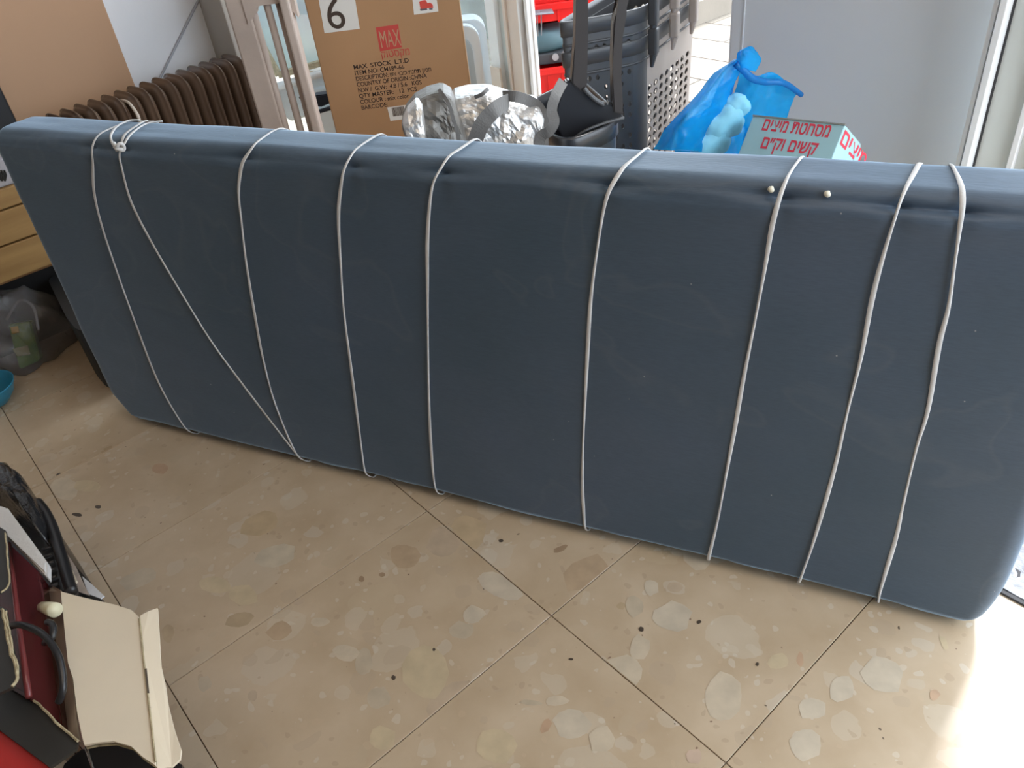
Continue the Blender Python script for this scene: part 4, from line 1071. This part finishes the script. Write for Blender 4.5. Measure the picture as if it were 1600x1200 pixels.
# wire rack
wr = thing('wire_rack', 'small chrome wire rack outside beside the door jamb', 'rack', V((xL + 0.04, 3.93, zc0 + 0.1)))
M_WIRE = mat('wire', (0.25, 0.25, 0.27), 0.3, metal=0.8)
bm = bmesh.new(); wz = py(850, 16, 3.93).z
for k in range(7): tube([V((xL - 0.06, 3.88 + 0.014 * k, wz)), V((xL + 0.10, 3.88 + 0.014 * k, wz - 0.008))], 0.0025, 6, bm)
obj('shelf_wires', bm, M_WIRE, wr)
for k in range(4): obj('leg', tube([V((xL - 0.02 + 0.022 * k, 3.90 + 0.02 * (k % 2), wz)), V((xL - 0.01 + 0.016 * k, 3.92, zc0 + 0.095))], 0.003, 6), M_WIRE, wr)

# ---- blue plastic bag
def film(name, col, rough=0.18, tr=0.35):
    return mat(name, col, rough, trans=tr, trl=0.45, spec=0.8, var=0.15, vscale=10, bump=0.5, bscale=30)
M_BLUE = film('blue_film', (0.015, 0.46, 0.78), 0.16, 0.25)
M_BLUED = film('blue_film_double', (0.008, 0.26, 0.60), 0.2, 0.08)
YP = 2.28
bb = thing('blue_bag', 'shiny bright blue plastic carrier bag with a peaked top, left of the blue carton', 'bag', V((0.73, YP + 0.05, 0)))
def film_sheet(rows, m, name, amp=0.012, seed=1, k1=16):
    """rows of (u,v,y) polylines, lofted, crinkled"""
    G = []
    for r in rows:
        G.append(spline([py(u, v, y) for u, v, y in r], 8))
    H = []
    for c in range(len(G[0])):
        H.append(spline([g[c] for g in G], 8))
    bm = bmesh.new()
    V_ = []
    for col_ in H:
        row = []
        for p in col_:
            n_ = noise.noise(p * k1 + V((seed, 0, 0))); n2 = abs(noise.noise(p * k1 * 2.2 + V((0, seed, 0))))
            row.append(bm.verts.new(p + V((0, -1, 0.2)) * amp * (n_ + n2)))
        V_.append(row)
    for a_, b_ in zip(V_, V_[1:]):
        for k in range(len(a_) - 1): bm.faces.new([a_[k], b_[k], b_[k + 1], a_[k + 1]])
    bmesh.ops.solidify(bm, geom=bm.faces[:], thickness=0.0012)
    return obj(name, bm, m, bb, True)
Y_ = YP
# left big fold
film_sheet([[(1020, 232, Y_ + 0.02), (1045, 235, Y_ - 0.06), (1083, 236, Y_ - 0.05), (1100, 236, Y_)],
            [(1040, 200, Y_ + 0.03), (1062, 190, Y_ - 0.06), (1095, 195, Y_ - 0.05), (1112, 200, Y_)],
            [(1078, 160, Y_ + 0.03), (1095, 155, Y_ - 0.05), (1118, 155, Y_ - 0.04), (1135, 160, Y_)],
            [(1112, 118, Y_ + 0.04), (1125, 116, Y_ - 0.02), (1142, 115, Y_ - 0.02), (1156, 112, Y_)],
            [(1142, 95, Y_ + 0.03), (1148, 92, Y_), (1152, 95, Y_), (1160, 100, Y_ + 0.01)]], M_BLUE, 'front_fold', 0.014, 1)
# dark inner fold
film_sheet([[(1083, 240, Y_ + 0.03), (1095, 232, Y_ + 0.02), (1108, 215, Y_ + 0.03)],
            [(1100, 195, Y_ + 0.04), (1120, 178, Y_ + 0.02), (1136, 165, Y_ + 0.03)],
            [(1120, 135, Y_ + 0.05), (1138, 125, Y_ + 0.02), (1152, 118, Y_ + 0.03)],
            [(1140, 104, Y_ + 0.04), (1150, 104, Y_ + 0.02), (1158, 104, Y_ + 0.03)]], M_BLUED, 'inner_fold', 0.008, 3)
# right/back panel
film_sheet([[(1100, 250, Y_ + 0.14), (1150, 245, Y_ + 0.10), (1190, 240, Y_ + 0.10), (1222, 225, Y_ + 0.16)],
            [(1128, 190, Y_ + 0.14), (1160, 190, Y_ + 0.10), (1195, 185, Y_ + 0.10), (1230, 178, Y_ + 0.17)],
            [(1150, 135, Y_ + 0.12), (1170, 135, Y_ + 0.08), (1205, 132, Y_ + 0.08), (1243, 150, Y_ + 0.17)],
            [(1156, 106, Y_ + 0.08), (1180, 118, Y_ + 0.07), (1210, 114, Y_ + 0.08), (1252, 148, Y_ + 0.15)]], M_BLUE, 'back_panel', 0.014, 6)
# peak / knot
film_sheet([[(1148, 108, Y_), (1160, 108, Y_ - 0.02), (1180, 112, Y_ + 0.02)],
            [(1150, 88, Y_), (1165, 90, Y_ - 0.03), (1190, 95, Y_ + 0.03)],
            [(1156, 78, Y_), (1168, 76, Y_ - 0.02), (1184, 84, Y_ + 0.03)],
            [(1170, 74, Y_ + 0.01), (1173, 72, Y_), (1177, 74, Y_ + 0.02)]], M_BLUE, 'peak', 0.012, 9, 28)
# rolled handle edge
obj('handle_roll', tube(spline([py(1150, 100, Y_ - 0.02), py(1162, 110, Y_ - 0.01), py(1175, 122, Y_), py(1195, 128, Y_ + 0.03), py(1225, 130, Y_ + 0.06), py(1252, 148, Y_ + 0.12)], 6), 0.011, 10, taper=lambda f: 1.0 - 0.45 * abs(f - 0.35)), M_BLUED, bb, True)
# body down to the floor
obj('bag_body', bag_mesh(V((0.73, YP + 0.14, 0)), 0.15, 0.11, 0.36, 0.3, 0.015, 7.0, top=0.75), M_BLUE, bb, True)
# white things in the bag
for (u, v, r, l) in ((1128, 190, 0.052, 'white rounded bundle inside the blue bag, upper one'), (1108, 220, 0.05, 'white rounded bundle inside the blue bag, lower left'), (1150, 165, 0.035, 'small white bundle inside the blue bag near its top')):
    c = py(u, v, YP + 0.0); bm = bmesh.new(); bmesh.ops.create_icosphere(bm, subdivisions=4, radius=r)
    for vv in bm.verts: vv.co = V((vv.co.x * 1.15, vv.co.y * 0.6, vv.co.z * 1.05)) * (1 + 0.35 * noise.noise(vv.co * 22 + c) + 0.12 * noise.noise(vv.co * 60)) + c
    tag(obj('bundle', bm, mat('pale_blue_stuff', (0.20, 0.52, 0.68), 0.6, var=0.12, vscale=20), None, True), l, 'bundle', 'bundles in the blue bag')

# ---- blue carton with red lettering, tilted
M_LB = mat('carton_blue', (0.33, 0.52, 0.56), 0.6, var=0.04, vscale=10, spec=0.3)
M_LB2 = mat('print_red2', (0.62, 0.03, 0.06), 0.6)
F1 = V((-0.631, 0.771, -0.081)).normalized(); F2_ = V((-0.464, -0.459, -0.757)).normalized(); F3 = F2_.cross(F1).normalized()
if F3.x < 0: F3 = -F3
Cc = py(1321, 195, 2.0)
w1 = 0.275; w2 = (Cc.z - 0.03) / 0.757 ; w3 = 0.12
bx = thing('blue_carton', 'light blue carton with red foreign lettering, tilted beside the blue bag', 'box', V((Cc.x, Cc.y, 0)))
obj('box_body', boxbm(Cc, F1 * w1, F2_ * w2, F3 * w3, 0.003), M_LB, bx)
obj('box_edge', boxbm(Cc - F2_ * 0.002 - F3 * 0.002, F1 * w1, F2_ * 0.004, F3 * 0.006), mat('box_edge', (0.22, 0.22, 0.20), 0.8), bx)
rt = -F1; up_ = -F2_; nr = rt.cross(up_)
if nr.dot(CAMP - Cc) < 0: nr = -nr
def plane_hit(u, v, p, n):
    d = ray(u, v); return CAMP + d * ((p - CAMP).dot(n) / d.dot(n))
def fit_text(body, uv0, uv1, rt, up_, nr, size, par):
    A = plane_hit(*uv0, Cc, nr); B = plane_hit(*uv1, Cc, nr)
    o = text(body, V((0, 0, 0)), V((1, 0, 0)), V((0, 1, 0)), 1.0, M_LB2, par, thick=0.0, bold=0.018)
    xs = [q.co.x for q in o.data.vertices]; x0_, w = min(xs), max(xs) - min(xs); L_ = (B - A).dot(rt)
    for q in o.data.vertices:
        q.co = A + rt * ((q.co.x - x0_) / w * L_) + up_ * (q.co.y * size) + nr * 0.0008
    return o
fit_text('םיצימ תטחסמ', (1190, 203), (1293, 217), rt, up_, nr, 0.052, bx)
fit_text('ם״קו םישק', (1188, 231), (1273, 243), rt, up_, nr, 0.052, bx)
n3 = F3.cross(-F2_)
if n3.dot(CAMP - Cc) < 0: n3 = -n3
fit_text('םיצימ', (1312, 224), (1349, 259), F3, -F2_, n3.normalized(), 0.062, bx)
# loose small flap at the far corner
fp = Cc + F3 * w3
obj('flap', prism([fp + F2_ * 0.0, fp + F3 * 0.028 + F2_ * 0.02, fp + F3 * 0.03 + F2_ * 0.07, fp + F2_ * 0.06], F1 * 0.004), M_LB, bx)

# ---- tall grey metal cabinet
AC = 2.45
bL = bu(1138, 60, AC); bR = bu(1556, 0, AC) + 0.004
cbn = thing('metal_cabinet', 'tall smooth pale grey metal cabinet behind the blue bag', 'cabinet', AB(AC + 0.3, (bL + bR) / 2, 0))
M_CAB = mat('cabinet_grey', (0.70, 0.72, 0.75), 0.38, var=0.03, vscale=1.5, spec=0.5)
obj('body', abbox(AC, AC + 0.6, bR - 0.03, bL, 0.0, 1.95, 0.012, 3), M_CAB, cbn)
bm = abbox(AC - 0.004, AC + 0.003, bL - 0.062, bL - 0.056, 0.02, 1.93, 0.001); obj('edge_fold', bm, M_CAB, cbn)

# ---- mat at the right
M_MAT = mat('grey_rug', (0.36, 0.37, 0.40), 0.95, var=0.35, vscale=38, bump=1.0, bscale=90)
am = pz(1572, 933, 0).dot(E1)
t = thing('door_mat', 'grey textured door mat on the floor past the mattress right end', 'mat', AB(am + 0.3, -0.1, 0))
bm = bmesh.new(); na, nb_ = 60, 90; grid = []
for i in range(na + 1):
    row = []
    for j in range(nb_ + 1):
        a = am + 0.01 + 0.62 * i / na; b = -0.62 + 1.05 * j / nb_
        p = AB(a, b, 0.006); p.z += 0.004 * abs(noise.noise(p * 30)) + 0.003 * noise.noise(p * 75)
        row.append(bm.verts.new(p))
    grid.append(row)
for i in range(na):
    for j in range(nb_): bm.faces.new([grid[i][j], grid[i + 1][j], grid[i + 1][j + 1], grid[i][j + 1]])
obj('pile', bm, M_MAT, t, True)
obj('backing', abbox(am, am + 0.64, -0.63, 0.44, 0.0008, 0.005, 0.001), mat('mat_edge', (0.06, 0.06, 0.065), 0.8), t)

# ================================================================== LOWER LEFT CLUTTER
def lay(poly, z, d=0.004, m=None, name='panel', par=None, bev=0.0, z2=None):
    """flat piece lying at height z (or sloping: list of z), thickness d downwards"""
    zs = z if isinstance(z, (list, tuple)) else [z] * len(poly)
    P = [pz(u, v, zz) for (u, v), zz in zip(poly, zs)]
    return obj(name, prism(P, V((0, 0, -d)), bev=bev), m, par)
M_CB = mat('carton_cream', (0.74, 0.65, 0.51), 0.8, var=0.06, vscale=5, spec=0.2)
M_CBT = mat('torn_card', (0.42, 0.35, 0.22), 0.95, var=0.2, vscale=80, bump=1, bscale=120)
M_CBK = mat('carton_black', (0.024, 0.022, 0.019), 0.45, var=0.12, vscale=12)
M_CBR = mat('carton_red', (0.40, 0.016, 0.012), 0.4, var=0.05)
M_MAR = mat('maroon_enamel', (0.085, 0.014, 0.015), 0.22, var=0.05, spec=0.6)
oc = thing('open_carton', 'torn open black and red carton with cream inside flaps, lower left corner', 'box', V((-0.62, 0.62, 0)))
# outside flap, black with red stripe
lay([(-40, 1020), (24, 1072), (75, 1112), (122, 1159), (119, 1170), (78, 1199), (0, 1141), (-60, 1100)], 0.30, 0.005, M_CBK, 'outer_flap', oc)
lay([(-80, 1086), (0, 1141), (80, 1200), (95, 1240), (-80, 1240)], 0.292, 0.005, M_CBR, 'red_stripe_panel', oc)
# walls of the carton below
lay([(-60, 830), (10, 830), (66, 915), (95, 925), (124, 1158), (24, 1074), (-60, 1020)], 0.06, 0.055, M_CBK, 'box_base', oc)
# inner right wall seen between appliance and cream flap
lay([(67, 922), (82, 915), (95, 922), (103, 985), (112, 1055), (124, 1157), (97, 1132), (80, 1010)], [0.22, 0.24, 0.30, 0.30, 0.30, 0.30, 0.22, 0.20], 0.004, mat('card_inner', (0.50, 0.42, 0.34), 0.8, var=0.15, vscale=14), 'inner_wall', oc)
# torn left panels
lay([(-40, 800), (9, 829), (13, 870), (15, 905), (11, 916), (0, 925), (-40, 930)], 0.36, 0.005, M_CBK, 'torn_panel', oc)
lay([(-40, 930), (10, 952), (18, 1000), (29, 1045), (25, 1060), (20, 1073), (0, 1082), (-40, 1100)], 0.37, 0.005, M_CBK, 'torn_panel', oc)
def torn(uvz, r, par):
    P = spline([pz(u, v, z) for u, v, z in uvz], 5)
    for p in P: p += noise.noise_vector(p * 90) * 0.0022
    return obj('torn_edge', tube(P, r, 6), M_CBT, par)
torn([(6, 832, .362), (11, 850, .362), (12, 880, .362), (15, 905, .362), (11, 918, .362), (2, 925, .362)], 0.0014, oc)
torn([(3, 952, .373), (8, 975, .373), (14, 1010, .373), (24, 1040, .373), (26, 1055, .373), (19, 1072, .373)], 0.0022, oc)
torn([(9, 955, .373), (14, 985, .373), (20, 1020, .373), (28, 1045, .373), (22, 1068, .373)], 0.0016, oc)
torn([(24, 1073, .303), (60, 1100, .303), (95, 1135, .303), (122, 1158, .303)], 0.0018, oc)
# cream flap in two leaves with a hinge gap
f1 = [(95, 924), (120, 931), (150, 938), (180, 945), (205, 953), (216, 963), (219, 1000), (226, 1050), (233, 1110), (243, 1196), (222, 1182), (205, 1166), (178, 1158), (150, 1160), (132, 1164), (128, 1150), (120, 1110), (114, 1060), (106, 1035), (101, 985)]
lay(f1, 0.305, 0.004, M_CB, 'cream_flap', oc)
lay([(f[0] + 3, f[1] + 5) for f in f1], 0.296, 0.003, M_CBT, 'flap_underlayer', oc)
f2 = [(219, 962), (232, 955), (246, 950), (248, 985), (251, 1040), (258, 1070), (262, 1100), (272, 1140), (283, 1172), (281, 1186), (268, 1198), (246, 1202), (239, 1140), (229, 1070), (222, 1000)]
lay(f2, [0.303 - 0.012 * min(1, max(0, (f[0] - 225) / 40)) for f in f2], 0.004, M_CB, 'cream_flap', oc)
obj('fold_line', tube([pz(218, 966, .306), pz(225, 1035, .306), pz(234, 1110, .306), pz(243, 1190, .306)], 0.0014, 6), M_CBT, oc)
lay([(226, 1045), (229, 1044), (233, 1082), (230, 1083)], 0.3075, 0.001, mat('tape_dark', (0.10, 0.08, 0.06), 0.6), 'tape', oc)

# maroon appliance in the carton
ap2 = thing('maroon_appliance', 'maroon enamelled appliance inside the torn carton', 'appliance', V((-0.75, 0.70, 0.06)))
bm = bmesh.new()
T = [pz(-60, 800, 0.30), pz(13, 848, 0.315), pz(20, 905, 0.315), pz(32, 1000, 0.315), pz(45, 1091, 0.315), pz(-60, 1030, 0.30)]
obj('top_shell', prism(T, V((0, 0, -0.24)), bev=0.004), M_MAR, ap2)
T = [pz(13, 848, 0.31), pz(61, 893, 0.27), pz(68, 925, 0.27), pz(82, 1030, 0.27), pz(97, 1133, 0.27), pz(45, 1091, 0.31), pz(32, 1000, 0.31), pz(20, 905, 0.31)]
obj('side_shell', prism(T, V((0, 0, -0.20)), bev=0.002), M_MAR, ap2)
obj('ridge', tube([pz(13, 850, 0.317), pz(20, 905, 0.317), pz(32, 1000, 0.317), pz(45, 1089, 0.317)], 0.0045, 10), mat('maroon_ridge', (0.20, 0.04, 0.04), 0.2), ap2, True)
# cord
cdp = [(16, 979, .335), (28, 976, .345), (45, 980, .35), (65, 990, .352), (82, 1008, .35), (93, 1030, .345), (98, 1055, .335), (98, 1078, .325), (92, 1097, .31)]
obj('power_cord', tube(spline([pz(*q) for q in cdp], 6), 0.0052, 10), M_BLACK, ap2, True)
obj('power_cord', tube(spline([pz(*q) for q in [(74, 972, .33), (81, 975, .335), (84, 985, .335), (80, 998, .33), (70, 1004, .32)]], 6), 0.0050, 10), M_BLACK, ap2, True)
bm = tube([pz(66, 948, .30), pz(74, 950, .31), pz(86, 953, .325)], 0.010, 16, taper=lambda f: 0.8 + 0.35 * f); lab(obj('plug', bm, mat('plug_cream', (0.66, 0.62, 0.44), 0.45), ap2, True), 'cream plastic plug')
# white foam block
fm = [(-30, 790), (0, 793), (10, 791), (73, 877), (73, 901), (9, 830), (-30, 834)]
tag(lay(fm, 0.34, 0.02, mat('white_foam', (0.62, 0.61, 0.60), 0.7, bump=0.3, bscale=200), 'foam_strip', None, 0.003), 'white foam packing strip beside the maroon appliance', 'packing')
# black ribbed tray
tr = thing('black_tray', 'black ribbed plastic tray beside the open carton', 'tray', V((-0.75, 0.95, 0)))
lay([(20, 785), (62, 800), (68, 840), (80, 915), (88, 925), (60, 905), (0, 835)], 0.20, 0.03, M_BLACK, 'tray_floor', tr)
obj('tray_rim', tube(spline([pz(*q) for q in [(58, 785, .25), (70, 800, .25), (82, 825, .25), (95, 865, .25), (106, 905, .25), (112, 925, .25)]], 5), 0.010, 10), M_BLACK, tr, True)
lay([(60, 790), (70, 800), (82, 825), (95, 865), (110, 924), (82, 922), (66, 840)], 0.235, 0.235, M_BLACK, 'tray_side', tr)
for k in range(6):
    v = 857 + 11.5 * k; u = 66 + 2.2 * k
    obj('rib', tube([pz(u, v + 2, .24), pz(u + 14, v - 3, .24)], 0.0030, 8), mat('rib_black', (0.05, 0.05, 0.055), 0.3), tr, True)
# black plastic bag
bmk = bmesh.new()
kp = [(-30, 745), (-5, 724), (9, 720), (28, 740), (37, 746), (46, 766), (57, 782), (65, 797), (70, 822), (66, 838), (43, 806), (13, 784), (-30, 775)]
N_ = 60; P = [pz(u, v, 0.27) for u, v in kp]
per = [(P[(i + 1) % len(P)] - P[i]).length for i in range(len(P))]; tot = sum(per); outl = []; i = 0; acc = 0
for k in range(N_):
    d = tot * k / N_
    while acc + per[i] < d: acc += per[i]; i += 1
    outl.append(P[i].lerp(P[(i + 1) % len(P)], (d - acc) / per[i]))
c = sum(outl, V()) / N_
rings = []
for (f, z) in ((1.0, 0.0), (1.0, 0.12), (1.0, 0.25), (0.94, 0.272), (0.8, 0.285), (0.6, 0.292), (0.4, 0.293), (0.2, 0.29)):
    ring = []
    for p in outl:
        q = V((c.x + (p.x - c.x) * f, c.y + (p.y - c.y) * f, z))
        n_ = noise.noise(q * 45) + abs(noise.noise(q * 24))
        if z > 0.2: q += V((0, 0, 0.014 * n_)) + noise.noise_vector(q * 60) * 0.003
        ring.append(bmk.verts.new(q))
    rings.append(ring)
for a_, b_ in zip(rings, rings[1:]):
    for k in range(N_): bmk.faces.new([a_[k], a_[(k + 1) % N_], b_[(k + 1) % N_], b_[k]])
bmk.faces.new(rings[0][::-1]); bmk.faces.new(rings[-1])
tag(obj('black_bag', bmk, mat('black_film', (0.02, 0.02, 0.022), 0.18, bump=0.9, bscale=70, spec=0.7), None, True), 'shiny crumpled black plastic bag above the white foam strip', 'bag')
# papers
M_PAP = mat('paper', (0.66, 0.67, 0.70), 0.6, var=0.1, vscale=20)
tag(lay([(83, 830), (97, 838), (94, 845), (103, 862), (118, 885), (132, 915), (140, 930), (122, 924), (105, 885), (90, 852)], 0.18, 0.003, mat('paper_brown', (0.50, 0.42, 0.36), 0.7, var=0.2, vscale=30), 'paper_sheet'), 'creased beige-white sheet wedged beside the black tray', 'paper')
tag(lay([(128, 900), (146, 915), (163, 931), (157, 935), (138, 928)], 0.17, 0.003, M_PAP, 'paper_sheet'), 'bluish white paper corner sticking out above the cream flap', 'paper')
tag(lay([(102, 892), (112, 889), (120, 907), (112, 912), (106, 908)], 0.20, 0.006, M_CB, 'card_scrap'), 'small cream card scrap beside the tray rim', 'scrap')
bs = lay([(104, 880), (112, 878), (150, 920), (160, 940), (120, 945), (98, 930)], 0.168, 0.165, M_CBK, 'storage_box')
tag(bs, 'dark box under the loose papers, mostly hidden', 'box')
# shiny black case at the bottom
sbx = thing('black_case', 'shiny black plastic case under the cream flap, bottom edge of the photo', 'case', V((-0.6, 0.52, 0)))
lay([(70, 1235), (90, 1190), (128, 1158), (205, 1158), (290, 1192), (288, 1260), (150, 1270)], 0.22, 0.22, M_BLACK, 'case_body', sbx, 0.012)
obj('case_edge', tube([pz(134, 1168, .228), pz(140, 1185, .228), pz(150, 1215, .228)], 0.0022, 8), mat('chrome', (0.5, 0.5, 0.5), 0.2, metal=0.8), sbx, True)
